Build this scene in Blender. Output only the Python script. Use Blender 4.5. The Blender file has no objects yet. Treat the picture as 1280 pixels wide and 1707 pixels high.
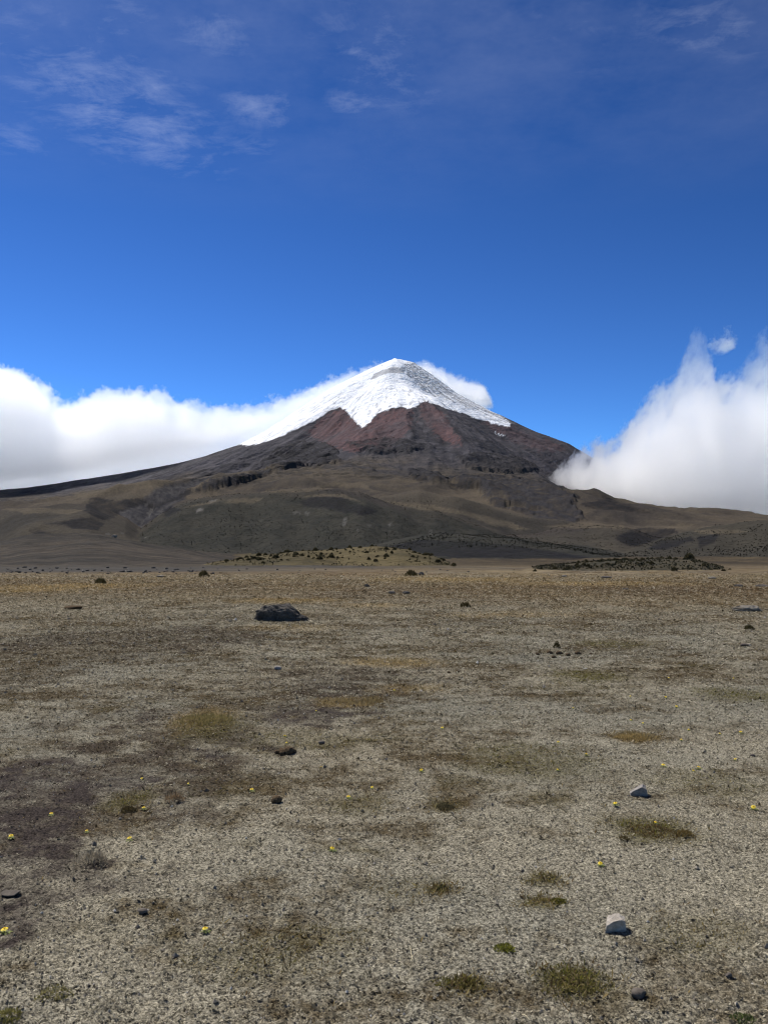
import bpy, bmesh, math, random, time
import numpy as np
from mathutils import Vector, Matrix

T0 = time.time()
random.seed(7)
RNG = np.random.default_rng(11)
S = bpy.context.scene
COL = S.collection
R = math.radians

# ------------------------------------------------------------------ camera
F, CX, CY, HOR = 1476.0, 640.0, 853.5, 935.0
CAM_H = 1.55
PITCH = math.atan((HOR - CY) / F)
SP, CP = math.sin(PITCH), math.cos(PITCH)
cam = bpy.data.cameras.new('camera')
cam.sensor_fit = 'VERTICAL'
cam.sensor_height = 36.0
cam.lens = F / 1707.0 * 36.0
cam.clip_start = 0.05
cam.clip_end = 200000
co = bpy.data.objects.new('camera', cam)
COL.objects.link(co)
co.location = (0, 0, CAM_H)
co.rotation_euler = (math.pi / 2 + PITCH, 0, 0)
S.camera = co


def te(px, py):
    """direction of a photograph pixel as (x/y, (z-cam)/y)"""
    u = (np.asarray(px, float) - CX) / F
    v = (CY - np.asarray(py, float)) / F
    den = CP - v * SP
    return u / den, (SP + v * CP) / den


def on_ground(px, py, z=0.0):
    t, e = te(px, py)
    y = (z - CAM_H) / e
    return float(t * y), float(y)


def to_px(x, y, z):
    z = z - CAM_H
    d = y * CP + z * SP
    return CX + F * x / d, CY - F * (z * CP - y * SP) / d


# ------------------------------------------------------------------ numpy noise
_P = RNG.permutation(4096)
_GA = RNG.random(4096) * 2 * np.pi
_GX, _GY = np.cos(_GA), np.sin(_GA)


def pnoise(x, y, seed=0):
    x = np.asarray(x, float) + seed * 17.31
    y = np.asarray(y, float) - seed * 9.77
    xi = np.floor(x).astype(np.int64)
    yi = np.floor(y).astype(np.int64)
    xf = x - xi
    yf = y - yi
    u = xf * xf * xf * (xf * (xf * 6 - 15) + 10)
    v = yf * yf * yf * (yf * (yf * 6 - 15) + 10)

    def g(ix, iy, dx, dy):
        h = _P[(_P[ix & 4095] + iy) & 4095]
        return _GX[h] * dx + _GY[h] * dy
    a = g(xi, yi, xf, yf)
    b = g(xi + 1, yi, xf - 1, yf)
    c = g(xi, yi + 1, xf, yf - 1)
    d = g(xi + 1, yi + 1, xf - 1, yf - 1)
    return 1.4 * ((a + (b - a) * u) + ((c + (d - c) * u) - (a + (b - a) * u)) * v)


def fbm(x, y, oct=4, seed=0, gain=0.5):
    s = 0.0
    a = 1.0
    n = 0.0
    f = 1.0
    for k in range(oct):
        s = s + a * pnoise(x * f, y * f, seed + k * 3)
        n += a
        a *= gain
        f *= 2.03
    return s / n


def ridged(x, y, oct=4, seed=0, gain=0.5):
    s = 0.0
    a = 1.0
    n = 0.0
    f = 1.0
    for k in range(oct):
        s = s + a * (1 - np.abs(pnoise(x * f, y * f, seed + k * 3)) * 2)
        n += a
        a *= gain
        f *= 2.1
    return s / n


def sst(a, b, x):
    t = np.clip((x - a) / (b - a), 0, 1)
    return t * t * (3 - 2 * t)


def inpoly(px, py, poly):
    r = np.zeros(np.shape(px), bool)
    n = len(poly)
    j = n - 1
    for i in range(n):
        xi, yi = poly[i]
        xj, yj = poly[j]
        if yi != yj:
            c = ((yi > py) != (yj > py)) & (px < (xj - xi) * (py - yi) / (yj - yi) + xi)
            r ^= c
        j = i
    return r


def polymask(px, py, poly, jx, jy, soft=0.35):
    """soft irregular mask: mean of a few jittered tests"""
    m = 0.0
    for s in (-1.5, -0.5, 0.5, 1.5):
        m = m + inpoly(px + jx * (1 + s * soft), py + jy * (1 - s * soft), poly)
    return m / 4.0


def mix(c1, c2, w):
    w = np.asarray(w)[..., None]
    return np.asarray(c1) * (1 - w) + np.asarray(c2) * w


# ------------------------------------------------------------------ object helpers
def link(o, parent=None):
    COL.objects.link(o)
    if parent:
        o.parent = parent
    return o


def tag(o, label=None, cat=None, group=None, kind=None):
    if label:
        o['label'] = label
    if cat:
        o['category'] = cat
    if group:
        o['group'] = group
    if kind:
        o['kind'] = kind
    return o


def empty(name, loc, rz=0.0):
    o = bpy.data.objects.new(name, None)
    o.empty_display_size = 0.05
    o.location = loc
    o.rotation_euler = (0, 0, rz)
    return link(o)


def np_mesh(name, verts, faces, mat, col=None, smooth=True, attrs=None):
    """faces: (n,3) or (n,4) int array"""
    me = bpy.data.meshes.new(name)
    verts = np.ascontiguousarray(verts, np.float32)
    faces = np.ascontiguousarray(faces, np.int32)
    k = faces.shape[1]
    me.vertices.add(len(verts))
    me.vertices.foreach_set('co', verts.ravel())
    me.loops.add(faces.size)
    me.loops.foreach_set('vertex_index', faces.ravel())
    me.polygons.add(len(faces))
    me.polygons.foreach_set('loop_start', np.arange(0, faces.size, k, dtype=np.int32))
    me.polygons.foreach_set('use_smooth', np.full(len(faces), smooth, bool))
    me.update(calc_edges=True)
    if col is not None:
        a = me.attributes.new('Col', 'FLOAT_COLOR', 'POINT')
        c4 = np.ones((len(verts), 4), np.float32)
        c4[:, :3] = col
        a.data.foreach_set('color', c4.ravel())
    for n, v in (attrs or {}).items():
        a = me.attributes.new(n, 'FLOAT', 'POINT')
        a.data.foreach_set('value', np.ascontiguousarray(v, np.float32).ravel())
    me.materials.append(mat)
    return bpy.data.objects.new(name, me)


def grid_faces(nr, nc):
    i = np.arange(nr * nc).reshape(nr, nc)
    return np.stack([i[:-1, :-1], i[:-1, 1:], i[1:, 1:], i[1:, :-1]], -1).reshape(-1, 4)


# ------------------------------------------------------------------ material helpers
class NT:
    def __init__(self, name):
        self.m = bpy.data.materials.new(name)
        self.m.use_nodes = True
        self.t = self.m.node_tree
        self.t.nodes.clear()
        self.out = self.t.nodes.new('ShaderNodeOutputMaterial')

    def n(self, typ, **kw):
        nd = self.t.nodes.new('ShaderNode' + typ)
        for k, v in kw.items():
            setattr(nd, k, v)
        return nd

    def l(self, a, b):
        self.t.links.new(a, b)

    def val(self, sock, v):
        if hasattr(v, 'is_linked') or isinstance(v, bpy.types.NodeSocket):
            self.l(v, sock)
        else:
            sock.default_value = v

    def math(self, op, a, b=None, c=None, clamp=False):
        nd = self.n('Math', operation=op, use_clamp=clamp)
        self.val(nd.inputs[0], a)
        if b is not None:
            self.val(nd.inputs[1], b)
        if c is not None:
            self.val(nd.inputs[2], c)
        return nd.outputs[0]

    def noise(self, vec, scale, detail=4, rough=0.55, dist=0.0):
        nd = self.n('TexNoise')
        self.l(vec, nd.inputs['Vector'])
        nd.inputs['Scale'].default_value = scale
        nd.inputs['Detail'].default_value = detail
        nd.inputs['Roughness'].default_value = rough
        nd.inputs['Distortion'].default_value = dist
        return nd.outputs['Fac']

    def maprange(self, v, a, b, c, d):
        nd = self.n('MapRange')
        self.l(v, nd.inputs[0])
        for k, x in zip((1, 2, 3, 4), (a, b, c, d)):
            nd.inputs[k].default_value = x
        return nd.outputs[0]

    def mixc(self, fac, a, b, blend='MIX'):
        nd = self.n('Mix', data_type='RGBA', blend_type=blend)
        self.val(nd.inputs[0], fac)
        for s, v in ((nd.inputs[6], a), (nd.inputs[7], b)):
            if isinstance(v, tuple):
                s.default_value = (*v, 1.0)
            else:
                self.l(v, s)
        return nd.outputs[2]

    def grey(self, v):
        nd = self.n('CombineColor')
        for k in range(3):
            self.l(v, nd.inputs[k])
        return nd.outputs[0]


def surf_mat(name, color=None, attr=False, rough=0.95, spec=0.15, var=(), bump=(), coord='Object', trans=0.0):
    """var: (scale, lo, hi, detail) factors on the colour; bump: (scale, strength, distance, detail)"""
    k = NT(name)
    b = k.n('BsdfPrincipled')
    b.inputs['Roughness'].default_value = rough
    b.inputs['Specular IOR Level'].default_value = spec
    tc = k.n('TexCoord').outputs[coord]
    if attr:
        at = k.n('Attribute')
        at.attribute_name = 'Col'
        c = at.outputs['Color']
    else:
        rgb = k.n('RGB')
        rgb.outputs[0].default_value = (*color, 1)
        c = rgb.outputs[0]
    for sc, lo, hi, de, *rg_ in var:
        f = k.maprange(k.noise(tc, sc, de, 0.6), *(rg_[0] if rg_ else (0.3, 0.7)), lo, hi)
        c = k.mixc(1.0, c, k.grey(f), 'MULTIPLY')
    k.l(c, b.inputs['Base Color'])
    prev = None
    for sc, st, di, de in bump:
        bn = k.n('Bump')
        bn.inputs['Strength'].default_value = st
        bn.inputs['Distance'].default_value = di
        k.l(k.noise(tc, sc, de, 0.6), bn.inputs['Height'])
        if prev is not None:
            k.l(prev, bn.inputs['Normal'])
        prev = bn.outputs[0]
    if prev is not None:
        k.l(prev, b.inputs['Normal'])
    k.l(b.outputs[0], k.out.inputs['Surface'])
    return k.m


# ------------------------------------------------------------------ light and sky
SUN_AZ, SUN_EL = -46.0, 55.0          # degrees right of the view axis, above the horizon
sdir = Vector((math.sin(R(SUN_AZ)) * math.cos(R(SUN_EL)), math.cos(R(SUN_AZ)) * math.cos(R(SUN_EL)), math.sin(R(SUN_EL))))
sl = bpy.data.lights.new('sun', 'SUN')
sl.energy = 4.2
sl.angle = R(0.5)
sl.color = (1.0, 0.95, 0.87)
so = bpy.data.objects.new('sun', sl)
COL.objects.link(so)
so.rotation_euler = sdir.to_track_quat('Z', 'Y').to_euler()

w = bpy.data.worlds.new('World')
S.world = w
w.use_nodes = True
wt = w.node_tree
wt.nodes.clear()


def wn(typ, **kw):
    nd = wt.nodes.new('ShaderNode' + typ)
    for k_, v_ in kw.items():
        setattr(nd, k_, v_)
    return nd


wout = wn('OutputWorld')
bg = wn('Background')
sky = wn('TexSky', sky_type='NISHITA')
sky.sun_disc = False
sky.sun_elevation = R(SUN_EL)
sky.sun_rotation = R(SUN_AZ)
sky.altitude = 3900
sky.air_density = 1.0
sky.dust_density = 0.3
sky.ozone_density = 3.0
gm = wn('Gamma')
gm.inputs[1].default_value = 1.7
hs = wn('HueSaturation')
hs.inputs['Hue'].default_value = 0.5
hs.inputs['Saturation'].default_value = 1.0
hs.inputs['Value'].default_value = 0.284
wt.links.new(sky.outputs[0], gm.inputs[0])
tint = wn('Mix', data_type='RGBA', blend_type='MULTIPLY')
tint.inputs[0].default_value = 1.0
tint.inputs[7].default_value = (0.72, 0.975, 1.045, 1)
wt.links.new(gm.outputs[0], tint.inputs[6])
wt.links.new(tint.outputs[2], hs.inputs['Color'])
# thin high cirrus, laid out on a plane far above the plain (direction / height)
wtc = wn('TexCoord')
sep = wn('SeparateXYZ')
wt.links.new(wtc.outputs['Generated'], sep.inputs[0])


def wm(op, a, b=None, c=None, clamp=False):
    nd = wn('Math', operation=op, use_clamp=clamp)
    for i_, v_ in enumerate((a, b, c)):
        if v_ is None:
            continue
        if isinstance(v_, bpy.types.NodeSocket):
            wt.links.new(v_, nd.inputs[i_])
        else:
            nd.inputs[i_].default_value = v_
    return nd.outputs[0]


zc_ = wm('MAXIMUM', sep.outputs[2], 0.02)
pu = wm('DIVIDE', sep.outputs[0], zc_)
pv = wm('DIVIDE', sep.outputs[1], zc_)
cmb = wn('CombineXYZ')
wt.links.new(pu, cmb.inputs[0])
wt.links.new(pv, cmb.inputs[1])


def wnoise(vec, scale, detail, rough, dist=0.0, stretch=(1, 1, 1), rot=0.0, loc=(0, 0, 0)):
    mp = wn('Mapping')
    mp.inputs['Scale'].default_value = stretch
    mp.inputs['Rotation'].default_value = (0, 0, rot)
    mp.inputs['Location'].default_value = loc
    wt.links.new(vec, mp.inputs[0])
    nd = wn('TexNoise')
    wt.links.new(mp.outputs[0], nd.inputs['Vector'])
    nd.inputs['Scale'].default_value = scale
    nd.inputs['Detail'].default_value = detail
    nd.inputs['Roughness'].default_value = rough
    nd.inputs['Distortion'].default_value = dist
    return nd.outputs['Fac']


def blob(u0, v0, ru, rv, rot=0.0):
    """soft elliptic patch on the cirrus sheet"""
    du = wm('SUBTRACT', pu, u0)
    dv = wm('SUBTRACT', pv, v0)
    c_, s_ = math.cos(rot), math.sin(rot)
    a_ = wm('ADD', wm('MULTIPLY', du, c_ / ru), wm('MULTIPLY', dv, s_ / ru))
    b_ = wm('ADD', wm('MULTIPLY', du, -s_ / rv), wm('MULTIPLY', dv, c_ / rv))
    r2 = wm('ADD', wm('MULTIPLY', a_, a_), wm('MULTIPLY', b_, b_))
    return wm('SUBTRACT', 1.0, r2, clamp=True)


def cir(px, py):
    t, e = te(px, py)
    return float(t / e), float(1 / e)


cov = None
for (p0, p1, wdt, amp) in (((20, 40), (330, 285), 0.20, 1.0), ((390, 150), (480, 205), 0.09, 0.95), ((560, 20), (690, 170), 0.12, 0.7),
                           ((880, 20), (1010, 110), 0.10, 0.42), ((1090, 10), (1250, 80), 0.10, 0.7), ((150, 10), (240, 60), 0.1, 0.8),
                           ((-20, 200), (60, 260), 0.12, 0.7), ((320, 20), (390, 90), 0.08, 0.7), ((380, 230), (460, 260), 0.08, 0.6),
                           ((560, 150), (610, 190), 0.06, 0.8)):
    a_, b_ = cir(*p0), cir(*p1)
    L_ = math.hypot(b_[0] - a_[0], b_[1] - a_[1]) / 2
    m_ = wm('MULTIPLY', blob((a_[0] + b_[0]) / 2, (a_[1] + b_[1]) / 2, L_ * 1.5, wdt * 1.25, math.atan2(b_[1] - a_[1], b_[0] - a_[0])), amp)
    cov = m_ if cov is None else wm('MAXIMUM', cov, m_)
n1 = wnoise(cmb.outputs[0], 5.0, 10, 0.72, 0.6, (1, 1.0, 1), 0.5)
n2 = wnoise(cmb.outputs[0], 14.0, 6, 0.62, 0.5, (0.7, 1.25, 1), 0.7)
nn = wm('ADD', wm('MULTIPLY', n1, 0.6), wm('MULTIPLY', n2, 0.4))
cf = wm('MULTIPLY', wm('MULTIPLY_ADD', wm('ADD', nn, wm('MULTIPLY', cov, 0.14)), 4.6, -2.62, clamp=True), cov, clamp=True)
veil = wm('MULTIPLY', wm('MULTIPLY_ADD', wnoise(cmb.outputs[0], 1.6, 6, 0.68), 2.6, -0.95, clamp=True),
          wm('MULTIPLY_ADD', sep.outputs[2], 3.2, -1.15, clamp=True))
cf = wm('ADD', wm('MULTIPLY', cf, 0.20), wm('MULTIPLY', veil, 0.19), clamp=True)
mixw = wn('Mix', data_type='RGBA')
wt.links.new(cf, mixw.inputs[0])
wt.links.new(hs.outputs[0], mixw.inputs[6])
mixw.inputs[7].default_value = (6.0, 6.6, 8.2, 1)
wt.links.new(mixw.outputs[2], bg.inputs[0])
bg.inputs[1].default_value = 0.10
wt.links.new(bg.outputs[0], wout.inputs[0])

S.view_settings.view_transform = 'Standard'
S.view_settings.look = 'None'
S.view_settings.gamma = 1.0
S.view_settings.exposure = 0.5

S.cycles.max_bounces = 72
S.cycles.diffuse_bounces = 2
S.cycles.glossy_bounces = 1
S.cycles.transparent_max_bounces = 8
S.cycles.volume_bounces = 64
S.cycles.volume_step_rate = 1.0
S.cycles.volume_max_steps = 256
S.cycles.caustics_reflective = False
S.cycles.caustics_refractive = False
S.cycles.use_denoising = True
S.cycles.filter_width = 1.1

# ------------------------------------------------------------------ height of the land
SX, SY = 107.0, 8800.0               # summit
_, e_s = te(658, 598)
ZS = float(e_s * SY) + CAM_H


def prof(points):
    """photograph silhouette points -> (distance from summit, height) at the summit's distance"""
    r, z = [], []
    for px, py in points:
        t, e = te(px, py)
        r.append(abs(float(t) * SY - SX))
        z.append(float(e) * SY + CAM_H)
    return np.array(r), np.array(z)


rR, zR = prof([(658, 598), (668, 599), (690, 604), (720, 625), (760, 655), (810, 682), (850, 702), (900, 726), (950, 746), (1000, 775), (1060, 806), (1120, 838), (1200, 862), (1280, 880), (1500, 905), (1900, 925)])
rL, zL = prof([(658, 598), (648, 601), (620, 613), (590, 628), (555, 646), (520, 668), (480, 695), (440, 722), (400, 743), (350, 759), (300, 771), (250, 781), (200, 791), (150, 800), (100, 807), (50, 812), (0, 817), (-150, 832), (-500, 870), (-900, 900)])
rF = np.array([0, 60, 300, 600, 1200, 1800, 2500, 3200, 4000, 5000, 6000, 7000, 8000, 9000, 14000.])
zF = np.array([ZS, ZS - 8, ZS - 130, 1660, 1370, 1090, 810, 605, 440, 290, 170, 75, 15, 0, 0.])
zB = np.array([ZS, ZS - 8, ZS - 130, 1650, 1330, 1030, 740, 520, 330, 170, 70, 20, 5, 0, 0.])

# crest lines: points in the photograph, distance, run of the front slope, run of the back slope
LAYERS = {
    'left_slope': ([(-400, 905), (-100, 905), (0, 903), (60, 897), (150, 894), (215, 903), (300, 917), (370, 931), (400, 940)], 700, 470, 2500),
    'olive_mound': ([(330, 942), (370, 932), (420, 921), (480, 916), (560, 911), (620, 907), (680, 910), (720, 922), (750, 938)], 320, 95, 200),
    'low_mound': ([(870, 949), (930, 941), (980, 935), (1020, 931), (1100, 928), (1150, 928), (1180, 937), (1210, 948)], 150, 44, 90),
    'dark_spur': ([(600, 925), (660, 908), (690, 902), (730, 899), (790, 900), (860, 905), (950, 915), (1010, 926), (1070, 938)], 1150, 450, 3000),
    'big_hill': ([(170, 930), (200, 912), (235, 893), (265, 872), (300, 853), (340, 843), (400, 838), (460, 834), (520, 829), (560, 827), (600, 832), (640, 842), (690, 855), (740, 868), (800, 885), (860, 905), (900, 920)], 2500, 1000, 9000),
    'brown_ridge': ([(560, 850), (640, 828), (700, 822), (760, 832), (820, 850), (880, 868), (940, 876), (1000, 882), (1060, 895), (1100, 915)], 3300, 1200, 6000),
    'right_spur': ([(780, 912), (860, 900), (940, 890), (1000, 888), (1050, 893), (1110, 907), (1180, 930)], 1900, 700, 5000),
    'right_hill': ([(1030, 934), (1070, 918), (1100, 906), (1140, 899), (1190, 890), (1280, 881), (1500, 868), (1900, 870)], 1500, 520, 4000),
    'right_flat': ([(930, 915), (1000, 900), (1080, 884), (1150, 880), (1280, 876), (1700, 880)], 3000, 900, 1500),
    'right_far': ([(860, 838), (980, 833), (1040, 843), (1075, 853), (1110, 866), (1170, 876), (1280, 876), (1600, 884)], 4600, 1300, 3000),
    'left_fold': ([(-500, 868), (-100, 858), (0, 857), (60, 854), (110, 851), (150, 852), (180, 862), (210, 876), (240, 900)], 2600, 1100, 7000),
    'left_upper': ([(-500, 850), (0, 838), (80, 832), (160, 824), (240, 824), (330, 826), (380, 830), (420, 850)], 4200, 1500, 6000),
}


LAVA_POLYS = [[(432, 778), (462, 748), (500, 738), (545, 742), (566, 758), (522, 770), (500, 774), (468, 786)],
              [(678, 788), (700, 785), (732, 793), (748, 806), (720, 803), (690, 799)],
              [(742, 800), (790, 795), (850, 798), (910, 810), (960, 828), (1000, 843), (960, 846), (900, 832), (840, 824), (780, 812)],
              [(575, 742), (640, 733), (690, 738), (724, 750), (640, 757), (596, 753)],
              [(760, 765), (800, 757), (880, 770), (900, 785), (840, 790), (780, 782)],
              [(330, 812), (380, 800), (452, 788), (448, 794), (400, 805), (340, 820)],
              [(500, 772), (560, 764), (570, 772), (520, 780)],
              [(60, 880), (110, 868), (180, 872), (230, 866), (240, 874), (170, 886), (110, 892)]]
RAVINE = [(430, 797, 4900), (390, 803, 4700), (345, 806, 4500), (318, 820, 4200), (285, 828, 3900), (262, 842, 3600), (235, 846, 3350), (205, 842, 3150), (180, 852, 2950), (165, 866, 2750), (140, 880, 2550), (110, 890, 2350)]


def ravine(x, y):
    pts = [(float(te(a, b)[0]) * d, d) for a, b, d in RAVINE]
    best = np.full(np.shape(x), 1e9)
    q = (y > 1900) & (y < 5500) & (x < 200)
    if not q.any():
        return np.zeros(np.shape(x))
    X = x[q] + 40 * fbm(x[q] / 120, y[q] / 120, 3, 461)
    Y = y[q] + 60 * fbm(x[q] / 120, y[q] / 120, 3, 465)
    b = np.full(X.shape, 1e9)
    for (x0, y0), (x1, y1) in zip(pts, pts[1:]):
        dx, dy = x1 - x0, y1 - y0
        t = np.clip(((X - x0) * dx + (Y - y0) * dy) / (dx * dx + dy * dy), 0, 1)
        wd = 45 + 55 * sst(4600, 2900, y0 + t * dy)
        b = np.minimum(b, np.hypot(X - x0 - t * dx, (Y - y0 - t * dy) * .8) / wd)
    best[q] = b
    return sst(1.5, 0.35, best)


def smax(a, b, k):
    h = np.clip(0.5 + 0.5 * (a - b) / k, 0, 1)
    return b + (a - b) * h + k * h * (1 - h)


def layer(name, t, y):
    pts, D, wf, wb = LAYERS[name]
    tt, ee = te([p[0] for p in pts], [p[1] for p in pts])
    seed = sum(map(ord, name)) % 97
    Dw = D * (1 + 0.10 * pnoise(t * 6, t * 0 + 0.37, seed) + 0.03 * pnoise(t * 25, t * 0, seed + 1))
    zc = np.interp(t, tt, ee, left=-0.02, right=-0.02) * Dw + CAM_H
    zc = np.maximum(zc, -6)
    u = (y - Dw)
    g = np.where(u < 0, sst(-wf, 0, u) ** 0.8, 1 - 0.9 * sst(0, wb, u))
    return zc * g, u


FR_CUT, FL_CUT = 0.52, 0.20


def height(t, y, parts=False):
    x = t * y
    # the cone
    dx, dy = x - SX, y - SY
    r = np.hypot(dx, dy) + 1e-6
    c = dx / r
    s = dy / r
    wl = np.clip(-c, 0, 1) ** 1.0
    wr = np.clip(c, 0, 1) ** 1.0
    fL, fR = np.interp(r, rL, zL), np.interp(r, rR, zR)
    fF = np.where(dy < 0, np.interp(r, rF, zF), np.interp(r, rF, zB))
    wl = np.minimum(wl, 1 - wr)
    z = fL * wl + fR * wr + fF * (1 - wl - wr)
    z = z * np.where(dy < 0, 1 - (1 - y / SY) * sst(0.10, 0.60, np.abs(c)), 1)
    fwd = sst(0.0, 0.30, -dy / r)
    z = z * (1 - FR_CUT * sst(0.15, 0.70, c) * sst(1700, 3600, r) * fwd) * (1 - FL_CUT * sst(0.15, 0.70, -c) * sst(1500, 3300, r) * fwd)
    ang = np.arctan2(dx, -dy)
    fade = sst(100, 1500, r) * (1 - sst(6000, 8500, r))
    wx = x + 220 * fbm(x / 900, y / 900, 3, 5)
    wy = y + 220 * fbm(x / 900, y / 900, 3, 9)
    gul = ridged(ang * 5.0 + 0.25 * fbm(x / 700, y / 700, 3, 3), r / 2600.0, 4, 21, 0.55)
    edge = 1 - 0.75 * np.abs(c) ** 6 * sst(400, 900, r)
    z = z + edge * fade * (30 + 44 * sst(900, 2600, r)) * (gul - 0.45)
    # buttress and hollows below the ice
    bump_r = sst(650, 1250, r) * (1 - sst(2300, 3600, r))
    for a0, wd, am in ((0.27, 0.17, 95), (-0.27, 0.20, -48), (0.72, 0.22, -45), (-0.72, 0.16, 45), (1.05, .15, 35), (-0.02, .10, 30)):
        z = z + am * bump_r * np.exp(-((ang - a0 - 0.10 * pnoise(r / 500, r * 0, 17)) / wd) ** 2)
    z = z + edge * sst(1500, 2600, r) * (1 - sst(4800, 6200, r)) * 30 * (ridged(ang * 3.4 + .30 * fbm(x / 800, y / 800, 3, 27), r / 3300, 3, 29, .5) - .5)
    z = z + edge * sst(1800, 3200, r) * (1 - sst(6500, 8000, r)) * 40 * fbm(wx / 900 + 7, wy / 1300, 3, 25, 0.45)
    z = z + edge * (0.18 + .8 * fade) * 20 * fbm(wx / 420, wy / 420, 5, 31, 0.5)
    # tongues of old lava with steep fronts
    lob = fbm(wx / 620 + 3.3, wy / 1050, 4, 44, 0.5)
    lava = sst(0.02, 0.10, lob) * sst(1500, 2000, r) * (1 - sst(4200, 5200, r))
    ppx, ppy = to_px(x, y, z)
    jx, jy = 6 * fbm(x / 70, y / 70, 3, 47), 6 * fbm(x / 70, y / 70, 3, 49)
    tl = np.zeros(np.shape(z))
    for P in LAVA_POLYS:
        q = (ppx > min(p[0] for p in P) - 20) & (ppx < max(p[0] for p in P) + 20) & (ppy > min(p[1] for p in P) - 20) & (ppy < max(p[1] for p in P) + 20) & (y > 3000)
        if q.any():
            tl[q] = np.maximum(tl[q], polymask(ppx[q], ppy[q], P, jx[q], jy[q], .6))
    # the mudflow ravine that winds down the left flank
    rv = ravine(x, y)
    z = z - 16 * rv
    lava = np.clip(lava * .5 + tl, 0, 1)
    z = z + tl * (5 + 9 * ridged(x / 70, y / 110, 3, 53))
    out = {}
    z = z + edge * lava * 12 + edge * sst(1000, 2200, r) * (1 - sst(5200, 6800, r)) * 4 * ridged(wx / 90, wy / 90, 3, 51)
    z = z + sst(5500, 3500, np.hypot(dx, dy) * 0 + y) * 0
    out = {'r': r, 'ang': ang, 'lava': lava, 'gul': gul, 'c': c, 'rav': rv, 'tl': tl}
    plain_rise = sst(420, 2600, y) * 22 * (1 - sst(2600, 4500, y))
    z = np.where(y < 5000, z * sst(2000, 4200, y) + 0, z)
    best = np.zeros(np.shape(z)) - 1
    name_idx = np.full(np.shape(z), -1)
    front = np.zeros(np.shape(z))
    for i, nm in enumerate(LAYERS):
        D = LAYERS[nm][1]
        zl, u = layer(nm, t, y)
        rough = D / 1000.0
        zl = zl + np.clip(zl / (14 * rough + 4), 0, 1) * (1 if D > 500 else 1.6) * (
            9 * rough * fbm(x / (160 * rough + 40), y / (220 * rough + 60), 5, 61 + i, 0.5)
            - 5 * rough * (1 - ridged(x / (110 * rough + 30), y / (300 * rough + 80), 3, 81 + i)))
        m = zl > z
        name_idx = np.where(m & (zl > (2 if D > 1000 else 0.5 if D > 500 else 0.3)), i, name_idx)
        front = np.where(m, u / LAYERS[nm][2], front)
        z = smax(zl, z, (2.0 + 5.0 * rough) * np.clip(np.minimum(zl, z) / 12.0, 0.001, 1))
    z = z + plain_rise - 14 * rv * (name_idx >= 0)
    out['layer'] = name_idx
    out['front'] = front
    small = sst(420, 900, y) * (1 - sst(5000, 7000, y))
    z = z + small * (1.6 * fbm(x / 45, y / 45, 4, 71) + 0.8 * np.abs(pnoise(x / 14, y / 14, 72)))
    z = z + sst(60, 200, y) * (1 - sst(700, 1200, y)) * 0.45 * fbm(x / 30, y / 60, 4, 75)
    return z, out


def near_relief(x, y):
    """humps and crumbs of the plain, metres"""
    d = np.hypot(x, y)
    z = 0.05 * fbm(x / 9, y / 9, 3, 101) + 0.022 * fbm(x / 1.6, y / 1.6, 3, 104)
    z = z + (1 - sst(30, 60, d)) * 0.014 * fbm(x / 0.30, y / 0.30, 3, 107)
    z = z + (1 - sst(14, 26, d)) * 0.008 * np.abs(pnoise(x / 0.050, y / 0.050, 111))
    z = z + (1 - sst(7, 12, d)) * 0.007 * pnoise(x / 0.021, y / 0.021, 113)
    return z * (1 - sst(60, 200, d))


def ground_z(x, y):
    x = np.atleast_1d(np.asarray(x, float))
    y = np.atleast_1d(np.asarray(y, float))
    z, _ = height(x / y, y)
    return z + near_relief(x, y)


def tcols(step, half, extra):
    a = np.arange(-half, half + step / 2, step)
    return np.concatenate([-np.array(extra[::-1]), a, np.array(extra)])


EXTRA = [0.58, 0.62, 0.67, 0.73, 0.8, 0.9, 1.0, 1.15, 1.3, 1.5, 1.75, 2.1, 2.6, 3.2, 4.0, 5.0]

# --- colours of the plain -------------------------------------------------
PALE = (0.235, 0.211, 0.156)
PALE2 = (0.186, 0.175, 0.138)
BROWN = (0.078, 0.060, 0.034)
OLIVE = (0.068, 0.057, 0.025)
GOLD = (0.245, 0.172, 0.072)
SOIL = (0.040, 0.032, 0.028)


def gpoly(pts):
    return [on_ground(px, py) for px, py in pts]


SOIL_POLYS = [gpoly([(-160, 1300), (0, 1285), (130, 1268), (215, 1300), (245, 1345), (170, 1410), (150, 1480), (100, 1540), (0, 1590), (-200, 1600)]),
              gpoly([(455, 1180), (560, 1178), (620, 1190), (560, 1215), (470, 1210)]),
              gpoly([(300, 1248), (430, 1240), (440, 1270), (330, 1285)])]
DARK_POLYS = [gpoly([(-100, 1085), (60, 1062), (200, 1052), (330, 1045), (470, 1044), (440, 1062), (330, 1085), (190, 1100), (60, 1150), (-80, 1165)]),
              gpoly([(180, 1190), (380, 1180), (420, 1240), (380, 1320), (230, 1300), (160, 1240)]),
              gpoly([(430, 1120), (600, 1110), (720, 1120), (640, 1160), (480, 1175)])]
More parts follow.
